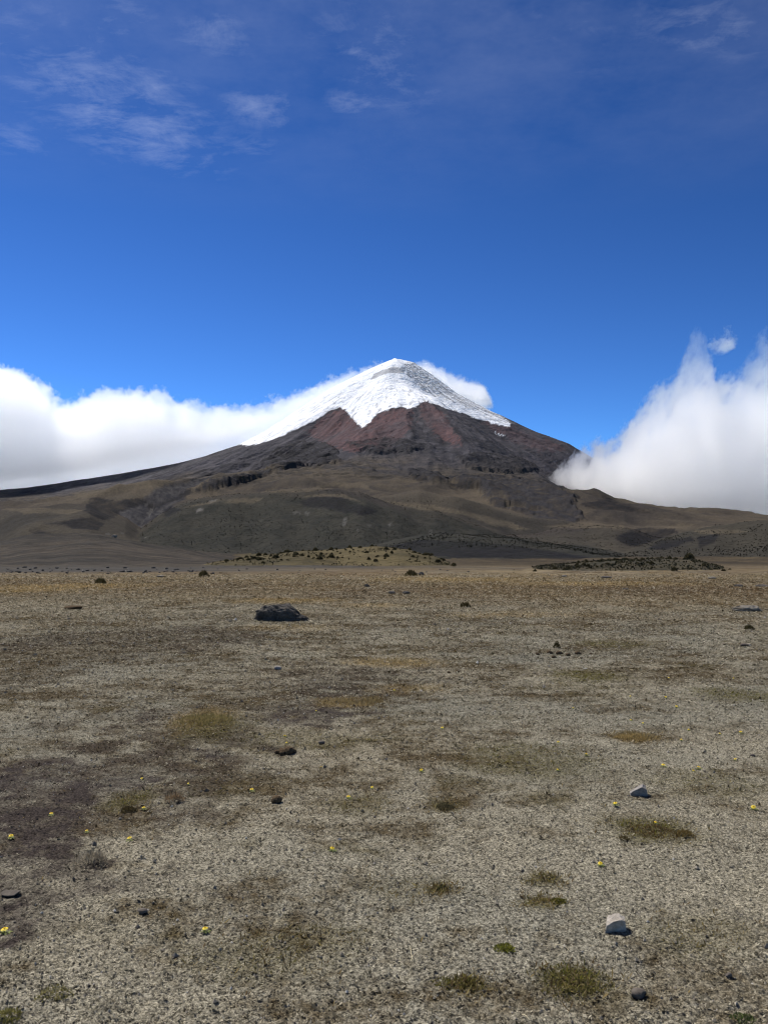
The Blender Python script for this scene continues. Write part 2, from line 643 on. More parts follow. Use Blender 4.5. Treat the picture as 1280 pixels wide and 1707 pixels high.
# (pixel, half width and half height in pixels, strength)
GOLD_SPOTS = [(345, 1200, 48, 22, .75), (575, 1172, 52, 8, .95), (620, 1170, 16, 6, .8), (655, 1106, 75, 7, .8), (1058, 1231, 34, 9, .9), (690, 1148, 70, 8, .45),
              (470, 1047, 80, 6, .4), (480, 1002, 90, 5, .7), (110, 978, 120, 5, .7), (760, 966, 130, 4, .6), (1000, 973, 140, 4, .6), (40, 985, 60, 4, .6), (620, 1010, 60, 4, .5), (850, 1025, 120, 5, .4)]
OLIVE_SPOTS = [(957, 1635, 52, 24, 1.0), (1085, 1385, 70, 22, .9), (735, 1483, 26, 10, .6), (910, 1465, 30, 12, .6), (740, 1345, 30, 14, .6), (905, 1505, 34, 12, .6),
               (780, 1640, 34, 14, .7), (350, 1215, 60, 26, .6), (975, 1130, 60, 10, .9), (1020, 1075, 60, 6, .6), (900, 1280, 110, 24, .6), (600, 1345, 60, 18, .4), (215, 1340, 36, 16, .7), (680, 1480, 90, 24, .3),
               (1230, 1162, 70, 12, .7), (880, 1258, 90, 16, .5), (500, 1240, 120, 20, .4), (1180, 1310, 90, 22, .4), (420, 1600, 120, 34, .4), (1160, 1560, 90, 30, .35), (530, 1560, 90, 30, .35)]


def spot_geo(px, py, wp, hp):
    gx, gy = on_ground(px, py)
    return gx, gy, wp * gy / F, hp * gy * gy / (CAM_H * F)


def spots(x, y, L, seed):
    m = np.zeros(np.shape(x))
    n = fbm(x / 0.25, y / 0.25, 4, seed) * .6 + fbm(x / 0.9, y / 1.2, 3, seed + 7) * .6
    for px, py, wp, hp, a in L:
        gx, gy, rx, ry = spot_geo(px, py, wp, hp)
        q = np.hypot((x - gx) / rx, (y - gy) / ry)
        m = np.maximum(m, a * sst(1.5, 0.3, q + n * 0.9))
    return m


def plain_color(x, y):
    d = np.hypot(x, y)
    A = fbm(x / 7, y / 7, 4, 201)
    B = fbm(x / 1.5, y / 1.9, 4, 205)
    Cn = fbm(x / 0.28, y / 0.28, 4, 209)
    E = fbm(x / 0.07, y / 0.07, 3, 213)
    c = mix(PALE, PALE2, np.clip(0.5 + 1.3 * fbm(x / 3, y / 3, 3, 215), 0, 1))
    St = fbm(x / 1.1, y / 0.55, 4, 217)
    dark = np.clip(0.31 + 0.9 * A + 1.1 * B + 1.0 * Cn + 0.8 * E + 0.9 * St, 0, 1)
    c = mix(c, BROWN, dark)
    ol = np.clip(-0.25 + 1.1 * fbm(x / 1.1, y / 1.1, 4, 221) + 0.5 * Cn, 0, 0.75)
    c = mix(c, OLIVE, ol)
    # drier gold grass takes over with distance
    far = sst(12, 55, d)
    c = mix(c, (0.105, 0.080, 0.050), far * .55)
    gold = far * np.clip(0.50 + 0.9 * fbm(x / 9, y / 14, 4, 231) + 0.5 * fbm(x / 2, y / 3, 3, 235), 0, 1)
    c = mix(c, GOLD, gold * 0.34)
    rust = far * np.clip(0.24 + 1.0 * fbm(x / 26, y / 40, 4, 241) + 0.6 * B, 0, 1)
    c = mix(c, (0.080, 0.050, 0.025), rust * 0.8)
    jx, jy = 0.30 * fbm(x / 0.5, y / 0.5, 4, 251), 0.30 * fbm(x / 0.5, y / 0.5, 4, 255)
    soil = np.zeros(np.shape(x))
    for P in SOIL_POLYS:
        soil = np.maximum(soil, polymask(x, y, P, jx * 3.2, jy * 3.2, 0.9))
    dk = np.zeros(np.shape(x))
    for P in DARK_POLYS:
        dk = np.maximum(dk, polymask(x, y, P, jx * 5, jy * 8, 0.7))
    c = mix(c, mix(BROWN, SOIL, np.clip(.5 + A, 0, 1)), dk * np.clip(0.80 + 0.7 * Cn + .4 * E + .4 * St, 0, 1))
    sg = soil * np.clip(0.80 + 0.8 * Cn + .4 * E + .4 * B, 0, 1)
    c = mix(c, SOIL, sg)
    gs = spots(x, y, GOLD_SPOTS, 261)
    c = mix(c, GOLD, gs * np.clip(.8 + .5 * E, 0, 1))
    os_ = spots(x, y, OLIVE_SPOTS, 265)
    c = mix(c, (0.062, 0.052, 0.018), os_ * 0.9)
    # band of dark gravel where the plain ends
    gr = sst(100, 150, d) * (1 - sst(300, 420, d)) * np.clip(0.1 + 1.0 * fbm(x / 40, y / 70, 4, 271) + 0.75 * sst(10, -35, x) + .2, 0, 1)
    c = mix(c, (0.060, 0.055, 0.048), gr)
    return c, {'soil': np.clip(sg, 0, 1), 'gold': np.clip(gs + gold * 0.5, 0, 1), 'olive': np.clip(os_ + ol * .6, 0, 1), 'dark': np.clip(dark * .6 + dk, 0, 1)}


MOUNT_SNOW = [(418, 743), (449, 735), (493, 717), (524, 701), (552, 684), (567, 679), (579, 686), (586, 697), (603, 712), (617, 704), (627, 690), (648, 681), (672, 679), (684, 682), (696, 674),
              (713, 668), (727, 674), (744, 681), (768, 688), (792, 697), (815, 703), (849, 712), (852, 706), (810, 676), (760, 648), (720, 618), (690, 595), (658, 585), (560, 620), (440, 690), (380, 740)]
ROCK_BAND = [(674, 606), (690, 600), (730, 625), (800, 672), (860, 706), (830, 703), (800, 690), (770, 676), (735, 664), (712, 655), (690, 640), (678, 625)]
ROCK_ARC = [(622, 625), (640, 616), (660, 612), (676, 612), (674, 622), (655, 621), (635, 625), (618, 634)]
RED_L = [(510, 722), (548, 690), (572, 679), (586, 698), (604, 713), (625, 695), (650, 682), (690, 682), (686, 712), (665, 735), (640, 748), (612, 742), (590, 755), (560, 745), (535, 735)]
RED_R = [(700, 672), (715, 668), (740, 690), (760, 722), (772, 742), (745, 738), (720, 716), (704, 698)]
RED_RR = [(800, 700), (850, 712), (930, 740), (950, 752), (900, 752), (850, 735)]


# black scrub, ravine walls and lava fronts; pale grass on the crests with ridge highlights painted in (traced in the photograph, lying on the land itself)
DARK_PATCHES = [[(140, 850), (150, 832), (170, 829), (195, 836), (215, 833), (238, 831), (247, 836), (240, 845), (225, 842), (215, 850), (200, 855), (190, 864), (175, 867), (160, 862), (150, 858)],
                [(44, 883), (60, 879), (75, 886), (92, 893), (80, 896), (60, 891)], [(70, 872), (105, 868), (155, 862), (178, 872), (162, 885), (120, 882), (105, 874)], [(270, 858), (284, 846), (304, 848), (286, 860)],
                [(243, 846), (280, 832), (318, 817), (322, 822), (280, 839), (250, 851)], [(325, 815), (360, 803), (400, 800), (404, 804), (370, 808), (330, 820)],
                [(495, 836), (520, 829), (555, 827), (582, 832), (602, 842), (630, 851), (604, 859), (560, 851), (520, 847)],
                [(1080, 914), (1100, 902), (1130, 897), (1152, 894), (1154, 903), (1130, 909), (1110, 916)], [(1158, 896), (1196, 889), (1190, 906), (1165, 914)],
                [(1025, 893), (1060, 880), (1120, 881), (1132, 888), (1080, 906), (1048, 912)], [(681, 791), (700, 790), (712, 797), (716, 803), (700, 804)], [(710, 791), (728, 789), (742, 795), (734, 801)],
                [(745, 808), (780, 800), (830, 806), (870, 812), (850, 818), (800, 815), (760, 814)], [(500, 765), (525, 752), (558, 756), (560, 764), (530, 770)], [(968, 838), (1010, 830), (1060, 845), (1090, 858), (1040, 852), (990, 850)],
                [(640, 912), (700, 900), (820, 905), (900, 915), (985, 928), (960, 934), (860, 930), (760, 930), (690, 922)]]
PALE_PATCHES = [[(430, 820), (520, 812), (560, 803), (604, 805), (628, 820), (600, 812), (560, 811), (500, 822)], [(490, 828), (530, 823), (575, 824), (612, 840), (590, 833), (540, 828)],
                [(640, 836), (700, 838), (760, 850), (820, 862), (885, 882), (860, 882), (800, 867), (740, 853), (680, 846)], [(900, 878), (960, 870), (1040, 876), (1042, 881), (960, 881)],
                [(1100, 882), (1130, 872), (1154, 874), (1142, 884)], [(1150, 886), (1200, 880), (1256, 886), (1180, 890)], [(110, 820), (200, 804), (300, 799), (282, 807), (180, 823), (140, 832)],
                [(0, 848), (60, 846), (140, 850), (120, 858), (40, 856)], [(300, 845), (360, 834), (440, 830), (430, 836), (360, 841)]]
PALE_SPECKS = [[(486, 853), (498, 852), (500, 856), (488, 857)], [(506, 853), (516, 855), (513, 861), (508, 858)], [(573, 864), (579, 863), (577, 876), (571, 878)], [(592, 881), (600, 883), (598, 886)],
               [(645, 875), (652, 870), (650, 880)], [(715, 884), (722, 882), (722, 892), (716, 893)], [(176, 889), (183, 888), (183, 892), (176, 892)], [(245, 855), (250, 848), (256, 850), (250, 862)], [(200, 888), (208, 887), (207, 890)]]


def far_color(x, y, z, o, nz):
    """albedo of hills and volcano"""
    r = o['r']
    n1 = fbm(x / 300, y / 420, 5, 301, 0.55)
    n2 = fbm(x / 70, y / 90, 4, 305, 0.55)
    n3 = fbm(x / 22, y / 28, 3, 309, 0.6)
    nL = fbm(x / 700, y / 900, 3, 313)
    grass = mix((0.078, 0.064, 0.047), (0.038, 0.033, 0.029), np.clip(0.5 + 1.0 * n1 + 0.7 * n2 + 1.0 * nL, 0, 1))
    shrub = mix((0.023, 0.0235, 0.020), (0.038, 0.036, 0.029), np.clip(0.5 + 1.1 * n2 + 0.8 * n3, 0, 1))  # scrub colour, also carries the painted shade of the front slopes
    ash = mix((0.072, 0.068, 0.077), (0.042, 0.041, 0.048), np.clip(0.5 + 1.3 * n1 + 1.0 * n2, 0, 1))
    lavac = mix((0.016, 0.016, 0.020), (0.040, 0.038, 0.040), np.clip(0.4 + 1.2 * n2 + 1.0 * n3, 0, 1))  # lava colour, also used for the painted shade of the gully floors
    c = ash
    hi = z + 130 * n1 + 50 * n2 + 160 * nL
    c = mix(c, grass, sst(760, 420, hi))
    # lava tongues stay dark and bare
    c = mix(c, lavac, np.clip(o['lava'] * np.clip(0.55 + 2.2 * n2 + 0.8 * n1, 0, 1), 0, 1) * 0.85)
    gulley = np.clip((0.42 - o['gul']) * 3.0, 0, 1) * sst(1200, 2200, r) * (1 - sst(4200, 5600, r))
    c = mix(c, lavac, gulley * 0.5 * np.clip(.5 + 2 * n2, 0, 1))  # gully floors darkened in the colour, standing in for their shade
    names = list(LAYERS)
    li, fr = o['layer'], o['front']

    def on(nm):
        return (li == names.index(nm)) * 1.0
    facing = sst(-0.04, -0.42, fr + 0.16 * n2 + .20 * n1)  # front slopes darkened: scrub tone plus shade painted into the colour
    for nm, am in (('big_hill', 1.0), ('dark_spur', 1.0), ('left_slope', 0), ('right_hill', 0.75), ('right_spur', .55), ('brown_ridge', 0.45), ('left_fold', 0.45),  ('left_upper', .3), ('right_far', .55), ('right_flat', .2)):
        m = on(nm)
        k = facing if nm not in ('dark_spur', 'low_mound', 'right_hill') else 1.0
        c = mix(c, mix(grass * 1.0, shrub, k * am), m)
    c = mix(c, mix((0.060, 0.050, 0.039), (0.034, 0.031, 0.026), np.clip(.5 + 1.4 * n1 + 1.2 * n3, 0, 1)), on('left_slope'))
    c = mix(c, mix((0.074, 0.062, 0.040), (0.040, 0.036, 0.025), np.clip(.6 + 1.6 * fbm(x / 9, y / 14, 4, 391) + .8 * fbm(x / 2.5, y / 4, 3, 393), 0, 1)), on('low_mound'))
    c = mix(c, mix((0.094, 0.076, 0.040), (0.052, 0.045, 0.026), np.clip(.5 + 1.4 * n2 + 1.0 * n3, 0, 1)), on('olive_mound'))
    # bare rock scars and gravel
    scar = sst(0.30, 0.42, fbm(x / 55, y / 120, 4, 331)) * sst(0.0, -.2, fr) * on('big_hill') * sst(0.1, 0.3, fbm(x / 400, y / 400, 2, 335))
    c = mix(c, (0.15, 0.14, 0.13), scar * .6)
    c = mix(c, mix((0.020, 0.020, 0.024), (0.055, 0.052, 0.052), np.clip(.45 + 1.6 * n3 + .8 * n2, 0, 1)), sst(.15, .7, o['rav']) * .95)
    # foot of the hills: the tan flat that carries the plain on
    foot = (li < 0) & (y < 2600)
    tan = mix((0.076, 0.059, 0.037), (0.042, 0.035, 0.026), np.clip(0.5 + 1.2 * fbm(x / 60, y / 160, 5, 341) + .4 * n3, 0, 1))
    c = mix(c, tan, foot * 1.0)
    c = mix(c, tan * 0.9, sst(3, 0.5, z) * (y < 2600) * 0.6 * (li < 0))
    # traced places on the volcano
    px, py = to_px(x, y, z)
    jx = 7 * fbm(x / 60, y / 60, 4, 351, .6)
    jy = 7 * fbm(x / 60, y / 60, 4, 355, .6)
    up = (y > 4500) * 1.0
    land = (y > 700) & (y < 7500)
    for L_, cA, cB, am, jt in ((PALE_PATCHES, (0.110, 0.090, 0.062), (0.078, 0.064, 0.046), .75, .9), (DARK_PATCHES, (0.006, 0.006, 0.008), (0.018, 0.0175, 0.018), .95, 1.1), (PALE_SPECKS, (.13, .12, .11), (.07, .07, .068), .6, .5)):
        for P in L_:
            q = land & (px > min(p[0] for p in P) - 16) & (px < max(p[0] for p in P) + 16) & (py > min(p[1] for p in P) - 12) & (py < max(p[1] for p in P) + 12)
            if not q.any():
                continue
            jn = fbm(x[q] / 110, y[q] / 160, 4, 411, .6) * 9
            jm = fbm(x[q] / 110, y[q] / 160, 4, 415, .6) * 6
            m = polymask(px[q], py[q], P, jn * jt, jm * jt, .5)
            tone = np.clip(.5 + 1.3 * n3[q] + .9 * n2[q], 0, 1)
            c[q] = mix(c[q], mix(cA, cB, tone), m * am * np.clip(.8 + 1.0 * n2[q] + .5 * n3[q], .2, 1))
    rock_dark = mix((0.085, 0.086, 0.094), (0.19, 0.185, 0.19), np.clip(.5 + 1.5 * n3 + n2, 0, 1))
    for P, am in ((RED_L, .85), (RED_R, .85), (RED_RR, .5)):
        m = 0
        for q in (0.6, 1.6, 2.8, 4.2):
            m = m + inpoly(px + jx * q, py + jy * q, P) / 4.0
        c = mix(c, mix((0.122, 0.068, 0.067), (0.080, 0.055, 0.060), np.clip(.5 + 1.8 * n2 + 1.4 * n3, 0, 1)), m * am * up * np.clip(.85 + 1.2 * n1 + .8 * n2, .3, 1))
    rs = fbm(o['ang'] * 34 + n1, r / 900, 4, 431, .6)
    c = c * (1 + .55 * np.clip(rs, -.6, .6) * up * (1 - sst(2200, 3600, r)))[..., None]
    ringy = np.clip(fbm(o['ang'] * 11, r / 260, 5, 361, .6), -1, 1)
    sj = 4.5 * ringy
    snow = (inpoly(px + jx * .8 + sj, py + jy * .6 + sj, MOUNT_SNOW) * 0.5 + inpoly(px + jx * .35, py + jy * .35 + sj * .5, MOUNT_SNOW) * 0.5)
    streak = fbm(o['ang'] * 40, r / 420, 4, 365, .6) + .5 * n3
    band = polymask(px, py, ROCK_BAND, jx * .8, jy * .8)
    arc = polymask(px, py, ROCK_ARC, jx * .5, jy * .5)
    low_ = sst(ZS - 330, ZS - 560, z)
    speck = np.maximum(sst(0.34, 0.5, fbm(x / 38, y / 38 + z / 60, 4, 371)) * 0.65, sst(.14, .30, fbm(o['ang'] * 30, r / 210, 4, 378, .6)) * low_ * .45)
    snow = snow * (1 - speck) * (1 - band * sst(-0.18, 0.10, streak) * .72) * (1 - arc * .6)
    thin = sst(-.15, .3, streak) * inpoly(px + jx, py + jy, [(826, 718), (846, 730), (838, 728), (824, 722)])
    snow = np.maximum(snow, thin) * up
    c = mix(c, rock_dark, np.clip(np.maximum(band, arc), 0, 1) * up)
    c = mix(c, lavac, o['tl'] * np.clip(.75 + 1.2 * n2, 0, 1) * .9)
    crev = sst(0.12, 0.32, fbm(x / 60 + z / 90, z / 16 + y / 160, 4, 375, .55)) * sst(ZS - 300, ZS - 520, z)
    c = mix(c, mix((0.84, 0.86, 0.90), (0.58, 0.60, 0.64), crev * .7), np.clip(snow, 0, 1))
    return c, np.clip(snow, 0, 1)


def terrain_rows(name, ys, ts, mat, far=True, skirt=False):
    T, Y = np.meshgrid(ts, ys)
    X = T * Y
    Z, o = height(T, Y)
    if far:
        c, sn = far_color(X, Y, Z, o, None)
    if Y.min() < 400:
        pc, mk = plain_color(X, Y)
        Z = Z + near_relief(X, Y)
        if far:
            wgt = np.maximum(sst(140, 420, Y + 60 * fbm(X / 60, Y / 90, 3, 381)), (o['layer'] >= 0) * 1.0)
            c = mix(pc, c, wgt)
        else:
            c = pc * (0.86 + 0.14 * sst(8, 40, Y))[..., None]   # soil between the little plants, darkened near by as painted shade in the gaps
    nr, nc = T.shape
    V = np.stack([X, Y, Z], -1).reshape(-1, 3)
    Fc = grid_faces(nr, nc)
    cc = c.reshape(-1, 3)
    ob = np_mesh(name, V, Fc, mat, cc)
    if skirt:
        # the sheet carried on behind the viewer and to both sides
        bm = bmesh.new()
        bm.from_mesh(ob.data)
        bm.verts.ensure_lookup_table()
        lay = bm.verts.layers.float_color['Col']
        first = [bm.verts[i] for i in range(nc)]
        lcol = [bm.verts[i * nc] for i in range(nr)]
        rcol = [bm.verts[i * nc + nc - 1] for i in range(nr)]

        def nv(x, y):
            v = bm.verts.new((x, y, 0.0))
            v[lay] = (0.2, 0.175, 0.125, 1)
            return v
        bl, br = nv(-3000, -3000), nv(3000, -3000)
        ml, mr = nv(-3000, lcol[-1].co.y), nv(3000, lcol[-1].co.y)
        mid = nv(0, -3000)
        h = nc // 2
        for i in range(h):
            bm.faces.new((first[i + 1], first[i], bl))
        for i in range(h, nc - 1):
            bm.faces.new((first[i + 1], first[i], br))
        bm.faces.new((first[h], bl, br)) if False else bm.faces.new((bl, mid, first[h]))
        bm.faces.new((mid, br, first[h]))
        for i in range(nr - 1):
            bm.faces.new((lcol[i], lcol[i + 1], ml))
            bm.faces.new((rcol[i + 1], rcol[i], mr))
        bm.faces.new((bl, lcol[0], ml))
        bm.faces.new((rcol[0], br, mr))
        bmesh.ops.recalc_face_normals(bm, faces=bm.faces[:])
        bm.to_mesh(ob.data)
        bm.free()
    return ob


M_ground = surf_mat('ground', attr=True, rough=1.0, spec=0.05,
                    var=((70, 0.30, 1.75, 5, (0.36, 0.64)), (7, 0.85, 1.15, 4), (190, 0.6, 1.4, 2, (0.36, 0.64))),
                    bump=((90, 0.6, 0.012, 4), (9, 0.35, 0.03, 4)))
M_hill = surf_mat('hills', attr=True, rough=1.0, spec=0.04, var=((0.12, 0.75, 1.25, 5), (0.7, 0.8, 1.2, 3)),
                  bump=((0.10, 0.7, 6.0, 5), (0.5, 0.5, 1.2, 4)))
M_mount = surf_mat('mountain', attr=True, rough=0.95, spec=0.05, var=((0.03, 0.88, 1.12, 5),), bump=((0.012, 0.8, 40.0, 6), (0.05, 0.7, 12.0, 5)))

e_rows = np.arange(CAM_H / 1.3, CAM_H / 100.0, -0.00135)
ys_ground = np.concatenate([CAM_H / e_rows, [100.0]])
ys_hill = np.concatenate([[100.0], np.exp(np.linspace(math.log(100.9), math.log(4300), 430))])
ys_mount = np.concatenate([[ys_hill[-1]], np.linspace(4316, 9400, 360), np.geomspace(9480, 40000, 36)])
tg = tcols(0.0016, 0.552, EXTRA)
tf = tcols(0.00125, 0.55, EXTRA[:12])
ground = terrain_rows('ground', ys_ground, tg, M_ground, far=False, skirt=True)
link(tag(ground, kind='structure', label='dry grey brown plain of matted plants and gravel'))
th = tcols(0.00125, 0.55, EXTRA)
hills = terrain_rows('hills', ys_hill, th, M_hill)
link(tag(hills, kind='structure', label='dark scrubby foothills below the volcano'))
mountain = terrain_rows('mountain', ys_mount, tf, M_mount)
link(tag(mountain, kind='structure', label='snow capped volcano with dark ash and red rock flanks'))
print('terrain', round(time.time() - T0, 1))
#@CLOUDS
# ------------------------------------------------------------------ clouds
def cloud(name, label, Yc, half, top, bot, amp=160, scale=1 / 520, soft=140, softb=120, botamp=60, dens=0.016, warp=120, step=0.16,
          stretch=(1, 1, 1), rough=0.6, detail=7, g=0.35, hole=0.0, seed=0.0, margin=0.42, tilt=0.0, fine=90, fscale=1 / 95, fstretch=(1, 1, 1), back=None, thin=None):
    """a bank of cloud: volume between an upper and a lower outline at distance Yc, rounded off over +-half metres in depth"""
    def world(pts):
        t, e = te([p[0] for p in pts], [p[1] for p in pts])
        return np.asarray(t) * Yc, np.asarray(e) * Yc + CAM_H
    xt, zt = world(top)
    xb, zb = world(bot)
    x0, x1 = min(xt[0], xb[0]), max(xt[-1], xb[-1])
    z0, z1 = min(zt.min(), zb.min()) - 100, max(zt.max(), zb.max()) + 100
    drop = (np.interp(np.linspace(x0, x1, 60), xt, zt) - np.interp(np.linspace(x0, x1, 60), xb, zb)).max()
    k = NT(name)
    tc = k.n('TexCoord').outputs['Object']

    def noise(sc, de, ro, st=(1, 1, 1), off=(0, 0, 0), rot=(0, 0, 0)):
        mp = k.n('Mapping')
        mp.vector_type = 'TEXTURE'
        mp.inputs['Scale'].default_value = st
        mp.inputs['Location'].default_value = off
        mp.inputs['Rotation'].default_value = rot
        k.l(tc, mp.inputs[0])
        return k.noise(mp.outputs[0], sc, de, ro)
    sp = k.n('SeparateXYZ')
    k.l(tc, sp.inputs[0])
    X, Y, Z = sp.outputs
    nw = noise(scale * 1.3, 3, 0.5, off=(seed, 31, 0))
    n1 = noise(scale, detail, rough, stretch, (seed, 7 + seed, 3), (0, tilt, 0))
    nb = noise(scale * 1.5, 4, 0.55, (1, 1, .6), (seed + 900, 2, 3))
    Xw = k.math('MULTIPLY_ADD', k.math('SUBTRACT', nw, 0.5), 2 * warp, X)
    xn = k.maprange(Xw, x0, x1, 0.0, 1.0)

    def curve(xs, zs):
        fc = k.n('FloatCurve')
        cu = fc.mapping.curves[0]
        pts = [((float(a) - x0) / (x1 - x0), (float(b) - z0) / (z1 - z0)) for a, b in zip(xs, zs)]
        if pts[0][0] > 1e-3:
            pts = [(0.0, pts[0][1])] + pts
        if pts[-1][0] < 1 - 1e-3:
            pts = pts + [(1.0, pts[-1][1])]
        cu.points[0].location = pts[0]
        cu.points[1].location = pts[-1]
        for p in pts[1:-1]:
            cu.points.new(*p)
        for p in cu.points:
            p.handle_type = 'AUTO_CLAMPED'
        fc.mapping.update()
        k.l(xn, fc.inputs['Value'])
        return k.math('MULTIPLY_ADD', fc.outputs[0], z1 - z0, z0)
    ct, cb = curve(xt, zt), curve(xb, zb)
    yy = k.math('MULTIPLY_ADD', Y, 1 / half, -Yc / half)
    if back:                         # the underside sinks away behind the ridge
        cb = k.math('SUBTRACT', cb, k.math('MULTIPLY', k.math('MAXIMUM', k.math('SUBTRACT', Y, back[0]), 0.0), back[1]))
    h = k.math('SUBTRACT', ct, k.math('MULTIPLY', k.math('MULTIPLY', yy, yy), drop))
    h = k.math('ADD', h, k.math('MULTIPLY_ADD', n1, 2 * amp, -amp))
    nf = noise(fscale, 5, 0.66, fstretch, (seed * 2 + 11, 5, 1), (0, tilt, 0))
    h = k.math('ADD', h, k.math('MULTIPLY_ADD', nf, 2 * fine, -fine))
    h = k.math('SUBTRACT', h, Z)
    b = k.math('SUBTRACT', Z, k.math('MULTIPLY_ADD', nb, 2 * botamp, k.math('SUBTRACT', cb, botamp)))
    d1 = k.math('MULTIPLY', h, 1 / soft, clamp=True)
    d2 = k.math('MULTIPLY', b, 1 / softb, clamp=True)
    d = k.math('MULTIPLY', k.math('MULTIPLY', d1, d1), d2)
    if hole:
        d = k.math('MULTIPLY', d, k.maprange(nf, 0.36, 0.56, 1 - hole, 1.0))
    if thin:                         # torn and thinner towards its top
        zz = [float(te(1150, q)[1]) * Yc + CAM_H for q in thin[:2]]
        d = k.math('MULTIPLY', d, k.maprange(Z, zz[0], zz[1], 1.0, thin[2]))
    d = k.math('MULTIPLY', d, dens)
    pv_ = k.n('VolumePrincipled')
    pv_.inputs['Color'].default_value = (0.998, 0.998, 0.999, 1)
    pv_.inputs['Anisotropy'].default_value = g
    k.l(d, pv_.inputs['Density'])
    k.l(pv_.outputs[0], k.out.inputs['Volume'])
    k.m.cycles.volume_step_rate = step
    k.m.cycles.volume_sampling = 'MULTIPLE_IMPORTANCE'
    # the outer skin that holds the vapour
    xs = np.linspace(x0, x1, 90)
    TT = np.interp(xs, xt, zt)
    BB = np.interp(xs, xb, zb)
    kk = max(1, int(warp / (xs[1] - xs[0])))
    TT = np.array([TT[max(0, i - kk):i + kk + 1].max() for i in range(len(xs))]) + margin * amp
    BB = np.array([BB[max(0, i - kk):i + kk + 1].min() for i in range(len(xs))]) - 0.5 * botamp
    TT = np.maximum(TT, BB + 4)
    nv = 24
    V = []
    for x, t_, b_ in zip(xs, TT, BB):
        ym = math.sqrt(max(0.0004, (t_ - b_) / drop))
        for j in range(nv):
            q = -1 + 2 * j / (nv - 1)
            q = math.sin(q * math.pi / 2)
            V.append((x, Yc + half * ym * q, t_ - drop * (ym * q) ** 2))
        for j in range(1, nv - 1):
            q = 1 - 2 * j / (nv - 1)
            yq = Yc + half * ym * q
            V.append((x, yq, b_ - (max(0.0, yq - back[0]) * back[1] if back else 0)))
    ring = nv + nv - 2
    Fq = []
    for i in range(len(xs) - 1):
        for j in range(ring):
            j2 = (j + 1) % ring
            Fq.append((i * ring + j, (i + 1) * ring + j, (i + 1) * ring + j2, i * ring + j2))
    me = bpy.data.meshes.new(name)
    n_ = len(xs)
    caps = [tuple(range(ring)), tuple(reversed(range((n_ - 1) * ring, n_ * ring)))]
    me.from_pydata(V, [], Fq + caps)
    bm = bmesh.new()
    bm.from_mesh(me)
    bmesh.ops.recalc_face_normals(bm, faces=bm.faces[:])
    bm.to_mesh(me)
    bm.free()
    me.materials.append(k.m)
    o = bpy.data.objects.new(name, me)
    link(o)
    tag(o, label, 'cloud', 'clouds round the volcano')
    return o


cloud('cloud_bank', 'long white bank of cloud lying on the left shoulder and ridge of the volcano', 9000, 800,
      [(-260, 600), (-120, 590), (0, 603), (28, 608), (50, 624), (80, 648), (112, 664), (145, 656), (185, 648), (225, 649), (270, 653), (300, 665), (335, 673), (365, 678), (400, 676), (435, 672),
       (470, 665), (500, 653), (530, 639), (562, 627), (600, 613), (626, 608), (650, 632)],
      [(-260, 850), (0, 815), (100, 804), (200, 788), (300, 766), (350, 754), (380, 744), (420, 728), (450, 714), (490, 692), (520, 674), (560, 652), (600, 632), (650, 635)],
      amp=240, scale=1 / 380, soft=42, softb=110, botamp=40, dens=0.0075, seed=3.0, step=0.14, g=0.8, rough=0.62, detail=6, warp=60, margin=0.3, fine=200, fscale=1 / 105, back=(8780, 0.6))
cloud('cloud', 'big ragged white cloud swallowing the right foot of the volcano', 6900, 750,
      [(900, 806), (922, 782), (950, 752), (985, 744), (1010, 734), (1040, 706), (1070, 680), (1100, 655), (1122, 636), (1138, 605), (1150, 562), (1160, 560), (1172, 604), (1192, 632), (1225, 625), (1250, 600), (1266, 572), (1284, 556), (1310, 580), (1400, 520), (1560, 520)],
      [(900, 812), (950, 838), (985, 844), (1050, 853), (1120, 862), (1280, 868), (1560, 872)],
      amp=300, scale=1 / 330, soft=75, softb=120, botamp=45, dens=0.0120, seed=47.0, step=0.12, stretch=(0.8, 0.9, 1.4), rough=0.62, detail=6, hole=0.9, tilt=0.4, margin=0.3, warp=70, g=0.8, fine=360, fscale=1 / 100, fstretch=(0.8, 0.9, 1.35), thin=(700, 585, 0.22))
cloud('cloud', 'small white plume of cloud trailing behind the right shoulder of the snow cap', 9250, 420,
      [(690, 606), (705, 602), (725, 610), (750, 622), (775, 630), (800, 637), (812, 652), (822, 676)],
      [(690, 625), (720, 640), (760, 668), (800, 684), (822, 684)],
      amp=120, scale=1 / 170, soft=50, softb=70, botamp=20, dens=0.010, seed=80.0, warp=40, step=0.12, margin=0.3, g=0.8, fine=80, fscale=1 / 60)
cloud('cloud', 'tiny torn scrap of cloud floating above the big ragged cloud', 6900, 130,
      [(1180, 570), (1190, 560), (1200, 560), (1212, 550), (1222, 556), (1226, 570)],
      [(1180, 580), (1190, 586), (1205, 590), (1220, 584), (1226, 574)],
      amp=170, scale=1 / 90, soft=110, softb=60, botamp=30, dens=0.018, seed=120.0, warp=30, step=0.16, rough=.68, margin=0.25, g=0.8, fine=200, fscale=1 / 40)
# ------------------------------------------------------------------ matted plants, gravel, dry grass (nobody could count them)
def sample_field(n, y0, y1, t_near, t_far, power):
    """positions with density per square metre falling as y**-power"""
    a = 2.0 - power
    u = RNG.random(n)
    y = (y0 ** a + u * (y1 ** a - y0 ** a)) ** (1 / a)
    tm = t_near + (t_far - t_near) * sst(y0, min(y1, 12), y)
    t = (RNG.random(n) * 2 - 1) * tm
    return t * y, y


